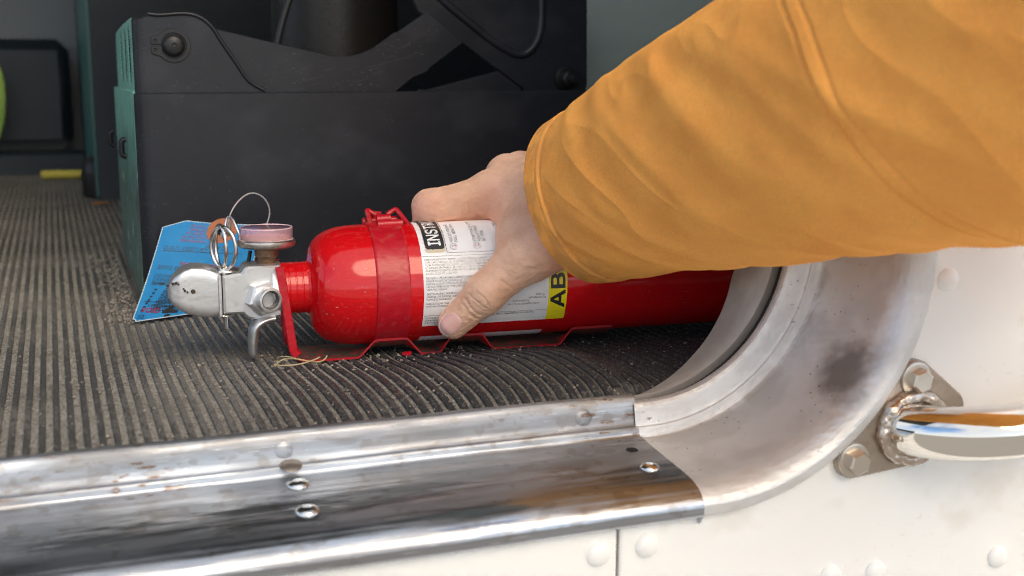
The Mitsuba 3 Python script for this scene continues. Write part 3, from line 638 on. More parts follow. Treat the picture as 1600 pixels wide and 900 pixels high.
# valve
vm = []
def prism_e(poly_au, f0, f1, bev=.0008):                 # outline in (a, u), extruded along the front direction
    return plate(poly_au, f1, f0, bev, (E0, e1, e3, -e2))
rad = lambda n, r: [(r * math.cos(t), r * math.sin(t)) for t in np.linspace(0, 2 * np.pi, n + 1)[:-1]]
# valve body: a block turned to a collar at the neck
blk = [(-.0850, -.0128), (-.0850, .0112), (-.0738, .0126), (-.0712, .0158), (-.0690, .0164), (-.0500, .0164), (-.0490, .0150), (-.0490, -.0150), (-.0500, -.0160), (-.0660, -.0168), (-.0705, -.0160), (-.0735, -.0128)]
k = add('valve_body', prism_e(blk, -.0125, .0125, .0014), 'brushed_alu', X, 30); tag(k, 'silver cast valve body')
VB = X + '__valve_body'
add('collar', lathe([(.0118, -.0555), (.0168, -.0552), (.0172, -.0545), (.0172, -.0494), (.0166, -.0489), (.012, -.0488)], E0, e1, 64), 'brushed_alu', VB, 40)
# outlet facing the viewer
po = E(-.0610, .0120, -.0035); pd = -e2 * .93 + e1 * .36; pd = pd / np.linalg.norm(pd)
t_, a_, b_ = frame_of(pd)
hx = [(.0112 * math.cos(t), .0112 * math.sin(t)) for t in np.radians(np.arange(6) * 60 + 12)]
add('outlet_nut', plate(hx, .0052, -.004, .0012, (po, a_, b_, pd)), 'brushed_alu', VB, 30)
add('outlet', lathe([(.0078, 0), (.0078, .0105), (.0074, .0113), (.0062, .0115), (.0056, .0108), (.0052, .004), (.0050, -.002), (.00001, -.002)], po, pd, 40), 'brushed_alu', VB, 40)
add('bore_shade_liner', lathe([(.0055, .0109), (.0053, .0106), (.0050, .003), (.0049, -.001), (.00001, -.001)], po, pd, 32), 'bore_shade_grey', VB, 40)  # dark liner added; the shade inside the outlet is in its colour
# stamped handle: a rounded channel running to the left
ha = np.linspace(0, 1, 40); Pm = []
for t in ha:
    q = 345 - 84.5 * t ** .8; a = -.0858 - (345 - q) * .000383
    X_ = [260.5, 264, 272, 285, 300, 320, 335, 345]
    up = np.interp(q, X_, [.0022, .0068, .0118, .0160, .0178, .0172, .0152, .0126]); lo = np.interp(q, [260.5, 266, 275, 290, 310, 330, 345], [-.0004, -.0050, -.0085, -.0120, -.0143, -.0150, -.0136])
    hf = .0128 * np.interp(q, [260.5, 266, 280, 345], [.55, .80, .96, 1.0])
    th_ = np.linspace(0, 2 * np.pi, 49)[:-1]
    sx, sy = np.sign(np.cos(th_)) * np.abs(np.cos(th_)) ** .30, np.sign(np.sin(th_)) * np.abs(np.sin(th_)) ** .36
    Pm.append(E(np.full(48, a), hf * sx, (up + lo) / 2 + (up - lo) / 2 * sy))
from scipy.ndimage import gaussian_filter1d
Pm = list(gaussian_filter1d(np.array(Pm), 1.2, axis=0, mode='nearest'))
Pm = np.array(Pm); hm = grid(Pm, close_v=True)
endc = Pm[-1].mean(0); nv = len(hm.vertices)
cap_f = [[nv, 39 * 48 + j, 39 * 48 + (j + 1) % 48] for j in range(48)]
st0 = Pm[0].mean(0); cap_f += [[nv + 1, (j + 1) % 48, j] for j in range(48)]
hm = tm(np.vstack([hm.vertices, endc, st0]), np.vstack([hm.faces, cap_f])); hm.fix_normals()
k = add('carry_handle', hm, 'brushed_alu', X, 40); tag(k, 'rounded stamped metal handle with pitted spots')
HD = X + '__carry_handle'
add('flange_plate', prism_e([(-.0880, -.0140), (-.0880, .0118), (-.0858, .0118), (-.0858, -.0140)], -.0136, .0136, .0006), 'brushed_alu', HD, 40)
for (u, v, r) in [(302, 456, .0015), (270, 444, .0010), (275, 443, .0009), (262, 447, .0009), (289, 455, .0008), (287, 452, .0006), (293, 457, .0007), (279, 445, .0006)]:
    f_ = .0133; d = ray(u, v); tt = ((E0 - f_ * e2 - CAM) @ e2) / (d @ e2); P = CAM + tt * d
    add('pit', lathe([(r, -.001), (r * .8, .0004), (.00001, .0006)], P, -e2, 10), 'pit_grime', HD, 40)
# lever under the valve
lv = smooth_path([E(-.0535, .004, -.0172), E(-.0600, .005, -.0180), E(-.0655, .006, -.0215), E(-.0675, .006, -.0285), E(-.0680, .006, -.0360), E(-.0672, .006, -.0425)], 40)
w_ = np.interp(np.linspace(0, 1, 40), [0, .3, .7, .92, 1], [.0045, .0050, .0044, .0036, .0015])
L = []
for i in range(40):
    t = lv[min(i + 1, 39)] - lv[max(i - 1, 0)]; t /= np.linalg.norm(t); nrm = np.cross(t, e2); nrm /= np.linalg.norm(nrm)
    th_ = np.linspace(0, 2 * np.pi, 25)[:-1]
    L.append(lv[i] + (w_[i] * .70 * np.cos(th_))[:, None] * nrm + (w_[i] * 2.0 * np.sin(th_))[:, None] * e2)
lm = grid(np.array(L), close_v=True); lm.fix_normals()
k = add('squeeze_lever', lm, 'brushed_alu', X, 60); tag(k, 'curved silver lever pointing down')
# pin, washers and double ring
k = add('safety_pin', join([tube([E(-.0836, .002, .0165), E(-.0836, .002, -.0235)], .0016, 14), lathe([(.0016, 0), (.0072, 0), (.0075, .0006), (.0072, .0012), (.0016, .0014)], E(-.0836, .002, -.0150), [0, 0, 1], 30),
     lathe([(.0016, 0), (.0088, 0), (.0090, .0006), (.0086, .0012), (.0016, .0013)], E(-.0830, .0, .0126), [0, 0, 1], 30), lathe([(.0035, 0), (.0035, .0022), (.0016, .0028)], E(-.0836, .002, .0138), [0, 0, 1], 20)]), 'bright_steel', X, 40)
def hoop(c, ru, rw, wdir, r, th0=0):
    tt = np.linspace(0, 2 * np.pi, 61)[:-1]
    return tube(np.array([c + ru * np.sin(t) * e3 + rw * np.cos(t) * wdir for t in tt]), r, 12, closed=True)
wd = e1 * .62 - e2 * .78
add('pull_ring', hoop(E(-.0832, .0035, .0275), .0132, .0098, e1 * .72 - e2 * .69, .00115), 'bright_steel', X, 60)
add('pull_ring', hoop(E(-.0848, .0035, .0285), .0132, .0090, e1 * .30 - e2 * .95, .00115), 'bright_steel', X, 60)
# gauge
Gc = E(-.0572, .0, .0)
k = X + '__gauge'
tag(k, 'round pressure gauge under a clear pinkish cover')
ax = np.array([.02, .03, 1.0])
add('stem', lathe([(.0062, .0150), (.0062, .0168), (.0056, .0172), (.0060, .0178), (.0056, .0184), (.0060, .0190), (.0056, .0196), (.0064, .0205), (.0074, .0210), (.0074, .0250), (.0066, .0262)], Gc, ax, 32), 'rusty_stem', k, 30)
add('case', lathe([(.005, .0258), (.0150, .0262), (.0176, .0275), (.0182, .0292), (.0180, .0306), (.0170, .0314), (.0158, .0318), (.0155, .0312), (.003, .0312)], Gc, ax, 64), 'gauge_steel', k, 40)
add('dial', lathe([(.0150, .03125), (.0150, .0330), (.0142, .0336), (.00001, .0336)], Gc, ax, 48), 'dial', k, 40)
add('dial_scale', lathe([(.0152, .0318), (.01535, .0335), (.0150, .0337)], Gc, ax, 48), 'dial_gold', k, 40)
add('cover', lathe([(.0161, .0314), (.0164, .0318), (.0164, .0382), (.0158, .0391)], Gc, ax, 64), 'gauge_wall', k, 40)
add('cover_top', lathe([(.0158, .0391), (.0145, .0394), (.00001, .0394)], Gc, ax, 64), 'gauge_glass', k, 40)
add('cover_rim', join([tube(np.array([Gc + ax / np.linalg.norm(ax) * h_ + rr_ * (np.cos(t) * e1 - np.sin(t) * e2) for t in np.linspace(0, 2 * np.pi, 61)[:-1]]), q_, 6, closed=True) for h_, rr_, q_ in ((.0388, .0160, .00045), (.0318, .0164, .0004))]), 'cover_edge', k, 60)
# ---------------------------------------------------------------- bracket that holds it
B = 'extinguisher_bracket'
tag(B, 'red steel mounting bracket with a strap and wire latch clamped round the extinguisher', 'bracket')
def strip(path_au, f0, f1, th, fn=None):                 # bent strip: outline path in (a, u), between f0 and f1
    pl = sg.LineString(path_au).buffer(th / 2, cap_style=2, join_style=1, resolution=6)
    return plate(pl, f1, f0, .0004, (E0, e1, e3, -e2))
zf = -.0434 + .0016                                       # mat level in the extinguisher's frame
zr = -RR - .0011
ba = np.concatenate([np.linspace(-.042, .14, 240), np.linspace(.141, .166, 20)]); bf = np.linspace(-.016, .0245, 28)
hb = np.interp(ba, [-.0035, .0065, .0275, .036, .0490, .0560, .0765, .0835, .1295, .1375], [0, 1, 1, 0, 0, 1, 1, 0, 0, 1])
from scipy.ndimage import gaussian_filter1d
hb[:240] = gaussian_filter1d(hb, 1.3)[:240]
_q = E(ba, 0 * ba + .0245, 0 * ba); zmat = mat_z(_q[:, 0], _q[:, 1]) - E0[2]
def strip_grid(off):
    A_, F_ = np.meshgrid(ba, bf, indexing='ij'); hi = -np.sqrt((RR + .0013) ** 2 - F_ ** 2)
    return E(A_, F_, (1 - hb[:, None]) * (np.maximum(zf, zmat[:, None] + .0012) + .0012 * np.exp(-((A_ + .042) / .004) ** 2)) + hb[:, None] * hi - off)
tp, bt = strip_grid(0.0), strip_grid(.0015)
bm = join([grid(tp), grid(bt, flip=True)] + [grid(np.stack([tp[:, q], bt[:, q]], 1), flip=(q == 0)) for q in (0, -1)] + [grid(np.stack([tp[q], bt[q]], 1), flip=(q == -1)) for q in (0, -1)])
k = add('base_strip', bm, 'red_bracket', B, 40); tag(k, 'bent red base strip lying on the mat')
k = add('end_fork', strip([(-.0412, zf + .0012), (-.0438, -.0375), (-.0505, .0157)], .0125, .0185, .0052), 'red_strap', B, 40); tag(k, 'upright red fork arm beside the neck')
add('end_fork', strip([(-.0412, zf + .0012), (-.0438, -.0375), (-.0505, .0157)], -.0185, -.0125, .0052), 'red_strap', B, 40)
add('fork_web', strip([(-.0392, zf + .0004), (-.0427, zf + .003), (-.0449, -.0330)], -.0124, .0124, .0020), 'red_strap', B, 40)
sa0, sa1 = .0062, .0272
k = add('strap', lathe([(RR + .0001, sa0), (RR + .0012, sa0), (RR + .0017, sa0 + .0006), (RR + .0014, sa0 + .002), (RR + .0012, (sa0 + sa1) / 2), (RR + .0014, sa1 - .002), (RR + .0017, sa1 - .0006), (RR + .0012, sa1), (RR + .0001, sa1)], E0, e1, 128), 'red_strap', B, 30)
tag(k, 'wide dull red strap round the cylinder')
def lp(pts, r=.0014): return tube(np.array(pts), r, 10)
def wire_path(pix, fs): return [(lambda d: CAM + ((E0 - f * e2 - CAM) @ e2) / (d @ e2) * d)(ray(u, v)) for (u, v), f in zip(pix, fs)]
def px5(x, y): return (460 + x / 3.103, 300 + y / 3.103)
def bend(pts, n=8):
    out = [pts[0]]
    for i in range(1, len(pts) - 1):
        a, b, c = map(np.asarray, pts[i - 1:i + 2]); la, lc = np.linalg.norm(a - b), np.linalg.norm(c - b); q = min(.0022, la * .45, lc * .45)
        p0, p2 = b + (a - b) / la * q, b + (c - b) / lc * q
        for t in np.linspace(0, 1, n): out.append((1 - t) ** 2 * p0 + 2 * t * (1 - t) * b + t * t * p2)
    out.append(pts[-1]); return out
LT = B + '__latch'
tag(LT, 'red wire toggle latch on top of the strap')
add('wire_loop', lp(bend(wire_path([px5(*q) for q in [(392, 112), (350, 84), (372, 165), (402, 186), (530, 180), (552, 158), (492, 80), (448, 110)]], [-.006, -.007, .004, .0075, .0075, .004, -.007, -.006])), .0016), 'red_strap', LT, 50)
q0, q1 = wire_path([px5(398, 132), px5(465, 130)], [.002, .002]); add('roll', tube([q0, q1], .0031, 16), 'red_strap', LT, 50)
q0, q1 = wire_path([px5(402, 158), px5(524, 152)], [.007, .007]); add('hook', tube([q0, q1], .0028, 16), 'red_strap', LT, 50)
q0, q1 = wire_path([px5(330, 145), px5(500, 134)], [-.008, -.008]); add('pivot', tube([q0, q1], .0026, 16), 'red_strap', LT, 50)
q = wire_path([px5(362, 92), px5(420, 95), px5(420, 130), px5(362, 128)], [-.010] * 4)
add('toggle_plate', trimesh.convex.convex_hull(np.array([p + s for p in q for s in (e2 * .002, -e2 * .001)])), 'red_strap', LT, False)

# ---------------------------------------------------------------- inspection tag on the pin
TG = 'inspection_tag'
tag(TG, 'blue paper inspection tag with a brown eyelet leaning behind the valve', 'tag')
TW, TL = .0690, .0890
T00, T10 = onz(206, 503, .0012), onz(206, 503, .0012) + np.array([.083, .032, .0])     # bottom corners
TT0, TT1 = ony(256, 349, .950), ony(408, 354, .9475)
def tagpt(s, t, off=0.0):
    """s, t in 0..1 across and up; a gently bowed sheet"""
    s, t = np.asarray(s, float), np.asarray(t, float)
    P = (T00 * (1 - s)[..., None] + T10 * s[..., None]) * (1 - t)[..., None] + (TT0 * (1 - s)[..., None] + TT1 * s[..., None]) * t[..., None]
    bow = .0085 * np.sin(np.pi * t) * (.6 + .4 * s) + .005 * np.sin(np.pi * s) * t + .0022 * np.sin(5.2 * s + 2.6 * t + .6) * np.sin(np.pi * np.clip(t, 0, 1))
    n = np.array([-.25, -.86, .42]); n /= np.linalg.norm(n)
    return P - n * (-off - 0) + np.array([.1, .75, -.40]) * bow[..., None] * .8
outline = sg.Polygon([(0, 0), (1, 0), (1, .94), (.94, 1.0), (.235, 1.10), (0.03, 1.02)])
EY = (.555, .985)
outline = sg.Polygon([(0, 0), (1, 0), (1, .955), (.955, 1.02), (.21, 1.045), (.0, .96)])
EY = (.60, .955)
outline = outline.difference(sg.Point(0, 0).buffer(.03))
def sheet(pg, off, dens=.03):
    v2, f2 = trimesh.creation.triangulate_polygon(pg, engine='earcut'); v3, f3 = trimesh.remesh.subdivide_to_size(np.c_[v2, 0 * v2[:, 0]], f2, dens, max_iter=12)
    return tm(tagpt(v3[:, 0], v3[:, 1], off), f3)
asp = TW / .080
def ell(c, rx, ry, n=28): return sg.Polygon([(c[0] + rx * math.cos(t), c[1] + ry * math.sin(t)) for t in np.linspace(0, 2 * np.pi, n)[:-1]])
hole_t = ell(EY, .055, .052)
front, back = outline.difference(hole_t), outline.difference(hole_t)
add('sheet', join([sheet(front, .0), sheet(back, -.0004)]), 'tag_blue', TG, True)
edge = np.array(outline.exterior.coords)[:-1]; ee = []
for i in range(len(edge)):
    a, b = edge[i], edge[(i + 1) % len(edge)]
    for t in np.linspace(0, 1, 12)[:-1]: ee.append(a + (b - a) * t)
ee = np.array(ee)
add('edge', tube(tagpt(ee[:, 0], ee[:, 1], -.0002), .00032, 6, closed=True), 'tag_edge', TG, True)
add('eyelet', sheet(ell(EY, .155, .140).difference(hole_t), .0004), 'tag_ring', TG, True)
def tag_text(t, h, s0, t0, bold=False, rot=0.0, sx=1.0):
    v, f = glyphs(t, h, bold); v = v * [sx, 1]; c, s_ = math.cos(rot), math.sin(rot); x, y = v[:, 0] * c - v[:, 1] * s_, v[:, 0] * s_ + v[:, 1] * c
    v3 = np.c_[s0 + x / TW, t0 + y / .080, 0 * x]
    return tm(tagpt(v3[:, 0], v3[:, 1], .0005), f)
r0 = -.06
tt = []
for i, (s, d) in enumerate([('DO NOT', .28), ('REMOVE', .27), ('BY ORDER', .25), ('OF THE STATE', .21), ('FIRE MARSHAL', .20)]): tt.append(tag_text(s, .0020, d, .985 - .040 * i, False, r0, .95))
tt.append(tag_text('READY FOR THE MARKET', .0024, .27, .575, True, r0 - .08, 1.02))
tt.append(tag_text('VOID', .0040, .035, .095, True, -.22, .9)); tt.append(tag_text('DO NOT', .0022, .86, .86, True, r0)); tt.append(tag_text('REMOVE', .0022, .85, .81, True, r0))
tag(add('red_print', join(tt), 'print_red', TG, False), kind='stuff')
tt = [tag_text('D.O.T. CERT. #', .0026, .07, .745, False, r0, 1.1), tag_text('0097', .0038, .47, .735, False, r0, 1.1), tag_text('3001 E. Enterprise Ave   Appleton', .0030, .06, .545, False, r0 - .06), tag_text('(920) 730-7700', .0030, .42, .475, False, r0 - .08),
      tag_text('DISTRIBUTOR LICENSE NO.  D24', .0022, .055, .465, False, r0 - .1), tag_text('LICENSE NO.', .0022, .055, .425, False, r0 - .1), tag_text('SERVICED BY:', .0022, .055, .385, True, r0 - .1)]
for i, s in enumerate(['ADDED', 'PO', 'PURGE', 'CLEAN', 'WASHED', 'RECHARGE', 'WET CHEM']):
    tt.append(tag_text(s, .0021, .20 - .012 * i, .315 - .036 * i, True, r0 - .1)); q = (.115 - .010 * i, .325 - .036 * i)
    tt.append(sheet(ell(q, .013, .011, 12), .0005, .05)); tt.append(sheet(sg.LineString([(.19 - .012 * i, .305 - .036 * i), (.75, .285 - .036 * i)]).buffer(.0022), .0005, .05))
tt.append(sheet(sg.LineString([(.07, .730), (.86, .690)]).buffer(.003), .0005, .05)); tt.append(sheet(sg.LineString([(.05, .205), (.98, .06)]).buffer(.003), .0005, .05))
tt.append(sheet(ell((.155, .385), .028, .012, 14), .0006, .05)); tt.append(sheet(ell((.30, .018), .03, .014, 14), .0006, .05))
tt += [tag_text('CERTIFICATE', .0020, .09, .150, False, -.25), tag_text('SE', .0030, .03, .030, False, -.2), tag_text('2024', .0150, .215, .060, True, -.14, 1.0)]
tag(add('black_print', join(tt), 'print_black', TG, False), kind='stuff')
# wire seals
WS = 'seal_wire'
tag(WS, 'thin grey wire seal looping above the gauge', 'wire')
wl = wire_path([(350, 372), (355, 352), (362, 330), (375, 312), (392, 302), (408, 306), (419, 320), (421, 336), (417, 350), (414, 362), (408, 385), (399, 404)], [-.004, -.010, -.015, -.018, -.020, -.021, -.021, -.021, -.020, -.020, -.018, -.014])
add('loop', tube(smooth_path(wl, 90), .00058, 8), 'wire_grey', WS, 60)
wl2 = wire_path([(349, 372), (352, 352), (357, 339), (362, 340), (368, 352), (374, 368), (373, 378)], [-.002, -.006, -.006, -.003, .001, .003, .000])
add('twist', tube(smooth_path(wl2, 50), .00075, 8), 'bright_steel', WS, 60)
add('seal_tab', join([tube(wire_path([(361, 345), (354, 366)], [-.005, .001]), [.0004, .0024], 10), tube(wire_path([(345, 368), (352, 366)], [.0, .0]), .0022, 10)]), 'wire_grey', WS, 40)
add('crimp', tube(wire_path([(391, 392), (388, 410)], [-.012, -.010]), .0012, 10), 'black_bolt', WS, 40)
# ---------------------------------------------------------------- the person: hand and jacket sleeve
PR = 'person'
tag(PR, 'person in an orange brown canvas jacket reaching in with one hand round the extinguisher', 'person')
def surface_nets(fn, lo, hi, h):
    ax_ = [np.arange(l, u + h, h) for l, u in zip(lo, hi)]
    G = np.stack(np.meshgrid(*ax_, indexing='ij'), -1)
    D = fn(G.reshape(-1, 3)).reshape(G.shape[:3]); n = np.array(D.shape)
    ins = D < 0
    corners = [D[a:n[0] - 1 + a, b:n[1] - 1 + b, c:n[2] - 1 + c] for a in (0, 1) for b in (0, 1) for c in (0, 1)]
    cin = np.stack([c < 0 for c in corners], -1); act = cin.any(-1) & ~cin.all(-1)
    idx = -np.ones(act.shape, int); idx[act] = np.arange(act.sum())
    cell = np.argwhere(act); vals = np.stack([c[act] for c in corners], -1)
    offs = np.array([[a, b, c] for a in (0, 1) for b in (0, 1) for c in (0, 1)], float)
    acc, cnt = np.zeros((len(cell), 3)), np.zeros(len(cell))
    for i in range(8):
        for j in range(i + 1, 8):
            if np.abs(offs[i] - offs[j]).sum() != 1: continue
            m = (vals[:, i] < 0) != (vals[:, j] < 0); t = vals[m, i] / (vals[m, i] - vals[m, j])
            acc[m] += offs[i] + t[:, None] * (offs[j] - offs[i]); cnt[m] += 1
    v = (cell + acc / cnt[:, None]) * h + np.array(lo); F_ = []
    for k in range(3):
        a, b = [(1, 2), (2, 0), (0, 1)][k]
        sl0 = [slice(None)] * 3; sl1 = [slice(None)] * 3; sl0[k], sl1[k] = slice(0, -1), slice(1, None)
        ch = ins[tuple(sl0)] != ins[tuple(sl1)]
        e = np.argwhere(ch); e = e[(e[:, a] > 0) & (e[:, b] > 0) & (e[:, a] < n[a] - 1) & (e[:, b] < n[b] - 1)]
        q = []
        for da, db in ((1, 1), (0, 1), (0, 0), (1, 0)):
            c = e.copy(); c[:, a] -= da; c[:, b] -= db; q.append(idx[c[:, 0], c[:, 1], c[:, 2]])
        q = np.stack(q, 1); s = ins[tuple(e.T)]
        F_.append(np.where(s[:, None], q, q[:, ::-1]))
    q = np.vstack(F_); m = tm(v, q); return m
def cap_sdf(p, a, b, ra, rb):
    ab = b - a; t = np.clip(((p - a) @ ab) / (ab @ ab), 0, 1)
    return np.linalg.norm(p - a - t[:, None] * ab, axis=1) - (ra + (rb - ra) * t)
def smin(a, b, k):
    h = np.clip(k - np.abs(a - b), 0, None) / k; return np.minimum(a, b) - h * h * k * .25
def on_cyl(u, v, dist, far=False):                       # the point on a sight line at this distance from the extinguisher's axis
    d = ray(u, v); oo = CAM - E0; A = np.array([d @ e2, d @ e3]); Bq = np.array([oo @ e2, oo @ e3])
    a, b, c = A @ A, 2 * A @ Bq, Bq @ Bq - dist ** 2; D_ = max(b * b - 4 * a * c, 0)
    return CAM + ((-b + (1 if far else -1) * math.sqrt(D_)) / (2 * a)) * d
T3 = on_cyl(708, 505, RR + .0092); T2 = on_cyl(757, 459, RR + .0126); T1 = on_cyl(813, 407, RR + .0155); T0 = on_cyl(868, 362, RR + .024)
I1 = on_cyl(768, 296, RR + .0165, True); I2 = on_cyl(671, 322, RR + .0098, True)
I2b = I2 + e1 * -.002 + np.array([0, .010, -.020]); I3 = I2b + np.array([.006, .002, -.022])
DPT = lambda P: (P - CAM) @ fwd
Wc = at(905, 325, .785); Wf = at(1010, 292, .735)
M1 = at(790, 272, DPT(I1) + .018); M2 = at(815, 266, DPT(I1) + .032); M3 = at(845, 275, DPT(I1) + .050)
W1 = on_cyl(812, 368, RR + .0090); I1b = on_cyl(770, 330, RR + .0108, True)
bones = [  # a, b, ra, rb, group blend
    (Wf, Wc, .027, .0275, .02), (Wc + [0, .010, .003], I1, .021, .0118, .016), (Wc + [0, .016, .006], M1, .022, .0118, .014), (Wc + [0, .022, .004], M2, .022, .0115, .014), (Wc + [0, .030, -.004], M3, .020, .0105, .014),
    (Wc + [-.012, -.020, -.010], T0, .019, .0175, .018), (T0, T1, .0185, .0146, .014), (T1, T2, .0146, .0120, .006), (T2, T3, .0120, .0098, .005),
    (W1, I1b, .0085, .0100, .014), (I1b, I2, .0108, .0088, .008), (W1, (T1 + T0) / 2, .0085, .0110, .016), (W1, Wc, .0085, .018, .016),
    ((T1 + T0) / 2, I1 + (Wc - I1) * .42, .0095, .0095, .020), (T0 * .5 + Wc * .5, I1 + (Wc - I1) * .55, .012, .012, .02),
    (I1, I2, .0112, .0092, .008), (I2, I2b, .0093, .0084, .005), (I2b, I3, .0084, .0068, .005)]
for k_, Mq in enumerate((M1, M2, M3)):                   # the other fingers lie behind the cylinder
    d1 = (I2 - I1) * (1.0, .95, .78)[k_]; q2 = Mq + d1 * .50 + np.array([.014 + .004 * k_, .030, -.024]); q3 = q2 + np.array([.004, .002, -.026]); q4 = q3 + np.array([.006, -.010, -.016])
    q2, q3, q4 = [E0 + ((q - E0) @ e1) * e1 + (lambda w: w * max(1.0, (RR + .0095) / np.linalg.norm(w)))((q - E0) - ((q - E0) @ e1) * e1) for q in (q2, q3, q4)]
    bones += [(Mq, q2, .0110, .0092, .008), (q2, q3, .0092, .0084, .005), (q3, q4, .0084, .0066, .005)]
def hand_sdf(p):
    d = None
    for a, b, ra, rb, k in bones:
        s = cap_sdf(p, np.asarray(a), np.asarray(b), ra, rb); d = s if d is None else smin(d, s, k)
    # flat pad where the skin presses on the cylinder
    w = p - E0; rad_ = np.hypot(w @ e2, w @ e3)
    return np.maximum(d, -(rad_ - RR - .0003))
allp = np.array([q for b in bones for q in b[:2]])
hand = surface_nets(hand_sdf, allp.min(0) - .03, allp.max(0) + .03, .0012)
hand = max(hand.split(only_watertight=False), key=lambda m: len(m.faces)) if len(hand.faces) else hand
import scipy.sparse as sps
_e = hand.edges_unique; _n = len(hand.vertices)
_A = sps.coo_matrix((np.ones(2 * len(_e)), (np.r_[_e[:, 0], _e[:, 1]], np.r_[_e[:, 1], _e[:, 0]])), (_n, _n)).tocsr()
_A = sps.diags(1 / np.maximum(np.asarray(_A.sum(1)).ravel(), 1)) @ _A
hv = np.array(hand.vertices)
for _ in range(5):
    hv = hv + .5 * (_A @ hv - hv); hv = hv - .52 * (_A @ hv - hv)
hand = tm(hv, np.array(hand.faces)); hand = hand.subdivide()
hand.fix_normals()
hv = np.array(hand.vertices); hn = np.array(hand.vertex_normals)
disp = np.zeros(len(hv))
def crease(pix, depth, width, onto):                     # a skin crease through points seen at these pixels, on the side facing the camera
    global disp
    pts = np.array([at(u, v, d_) for (u, v), d_ in zip(pix, onto)]); pts = smooth_path(pts, 40)
    d = np.min(np.linalg.norm(hv[:, None, :] - pts[None], axis=2), axis=1) if False else None
    from scipy.spatial import cKDTree
    d, _ = cKDTree(pts).query(hv)
    disp -= depth * np.exp(-(d / width) ** 2)
def surf(u, v):                                          # where the sight line meets the hand
    d = ray(u, v) / F; t = np.linspace(.60, .90, 600); P = CAM + t[:, None] * d
    s = hand_sdf(P); i = np.argmax(s < 0); return t[i] if s[i] < 0 else .76
def cr(pix, depth=.0007, width=.0009): crease(pix, depth, width, [surf(u, v) for u, v in pix])
k6 = lambda x, y: (640 + x / 4.5, 340 + y / 4.5)
cr([k6(395, 575), k6(430, 630), k6(490, 680)], .0005, .0009); cr([k6(425, 545), k6(470, 590), k6(540, 640)], .0004, .0008); cr([k6(470, 525), k6(520, 560), k6(555, 620)], .0004, .0008); cr([k6(375, 610), k6(410, 660), k6(455, 705)], .0005, .0008)
cr([k6(640, 445), k6(690, 475), k6(720, 500)], .0005, .0010); cr([k6(700, 95), k6(670, 140), k6(665, 190)], .0010, .0018)
cr([(690, 316), (676, 322), (662, 334)], .0002, .0010); cr([(764, 345), (784, 360), (792, 375)], .0008, .0018)
cr([(728, 305), (726, 318), (722, 332)], .0004, .0010); cr([(733, 302), (732, 316), (729, 330)], .0004, .0009)
# knuckle rise, tendons and soft unevenness
for (u, v), a_, s_ in [((768, 285), .0010, .010), ((668, 312), .0008, .006), ((757, 458), .0006, .007), ((812, 402), .0010, .010)]:
    c = at(u, v, surf(u, v)); disp += a_ * np.exp(-(np.linalg.norm(hv - c, axis=1) / s_) ** 2)
disp += .0012 * (meshkit.fbm(hv * 70, 3, 5) - .5) + .0005 * (meshkit.fbm(hv * 260, 2, 6) - .5)
hand.vertices = hv + hn * disp[:, None]
k = add('hand', hand, 'skin', PR, True); tag(k, 'bare right hand, thumb in front and fingers behind the cylinder')
# thumb nail: a curved shell grown on the thumb's surface
tdr = (T3 - T2) / np.linalg.norm(T3 - T2); nc = at(705, 506, surf(705, 506))
gn = lambda P: np.array([(hand_sdf((P + d)[None]) - hand_sdf((P - d)[None]))[0] for d in np.eye(3) * 5e-4])
nn = gn(nc); nn /= np.linalg.norm(nn); tdr = tdr - nn * (tdr @ nn); tdr /= np.linalg.norm(tdr); sdr = np.cross(nn, tdr)
def nail_shell(scale, lift, cx=0.0):
    top = []
    for a in np.linspace(-1, 1, 17):
        row = []
        for b in np.linspace(-1, 1, 17):
            x, y = a * math.sqrt(1 - b * b / 2), b * math.sqrt(1 - a * a / 2)
            x = np.sign(x) * abs(x) ** .85; y = np.sign(y) * abs(y) ** .85
            P = nc + tdr * (x * .0068 * scale + cx) + sdr * y * .0056 * scale
            for _ in range(5): P = P - nn * hand_sdf(P[None])[0] * .9
            e = max(abs(a), abs(b)); row.append(P + nn * (lift * (1 - .75 * e ** 6) + .00028 * (1 - y * y)))
        top.append(row)
    top = np.array(top); m = grid(top); 
    if (np.array(m.face_normals)[100] @ nn) < 0: m = grid(top, flip=True)
    bot = m.copy(); bot.vertices -= nn * .0009; bot.faces = bot.faces[:, ::-1]
    return join([m, bot])
add('thumbnail', nail_shell(1.14, .00075, .0004), 'nail', PR, True)
add('thumbnail_edge', nail_shell(1.21, .00030, .0014), 'nail_edge', PR, True)

# jacket sleeve: a tube of canvas with folds
# centre line (pixel, distance from the camera, radius)
SL = [((911, 312), .750, .0505), ((943, 301), .738, .0530), ((1005, 273), .712, .0585), ((1090, 240), .680, .0645), ((1200, 202), .642, .0705), ((1340, 152), .600, .0770), ((1500, 95), .558, .0850), ((1720, 25), .512, .094), ((2100, -90), .45, .102)]
from scipy.interpolate import PchipInterpolator
sc_ = np.array([at(u, v, d) for (u, v), d, r in SL]); sr_ = np.array([r for *_, r in SL])
sL = np.r_[0, np.cumsum(np.linalg.norm(np.diff(sc_, axis=0), axis=1))]
fc, fr_ = PchipInterpolator(sL, sc_), PchipInterpolator(sL, sr_)
NS, NT = 620, 460
s_ = np.linspace(0, sL[-1], NS); cen = fc(s_); tan = np.gradient(cen, axis=0); tan /= np.linalg.norm(tan, axis=1, keepdims=True)
from scipy.ndimage import gaussian_filter1d
tan = gaussian_filter1d(tan, 25, axis=0, mode='nearest'); tan /= np.linalg.norm(tan, axis=1, keepdims=True)
rgt = Rm @ np.array([0, -1.0, 0])                        # reference direction: up in the sleeve's section
ua = rgt - tan * (tan @ rgt)[:, None]; ua /= np.linalg.norm(ua, axis=1, keepdims=True); ub = np.cross(tan, ua)
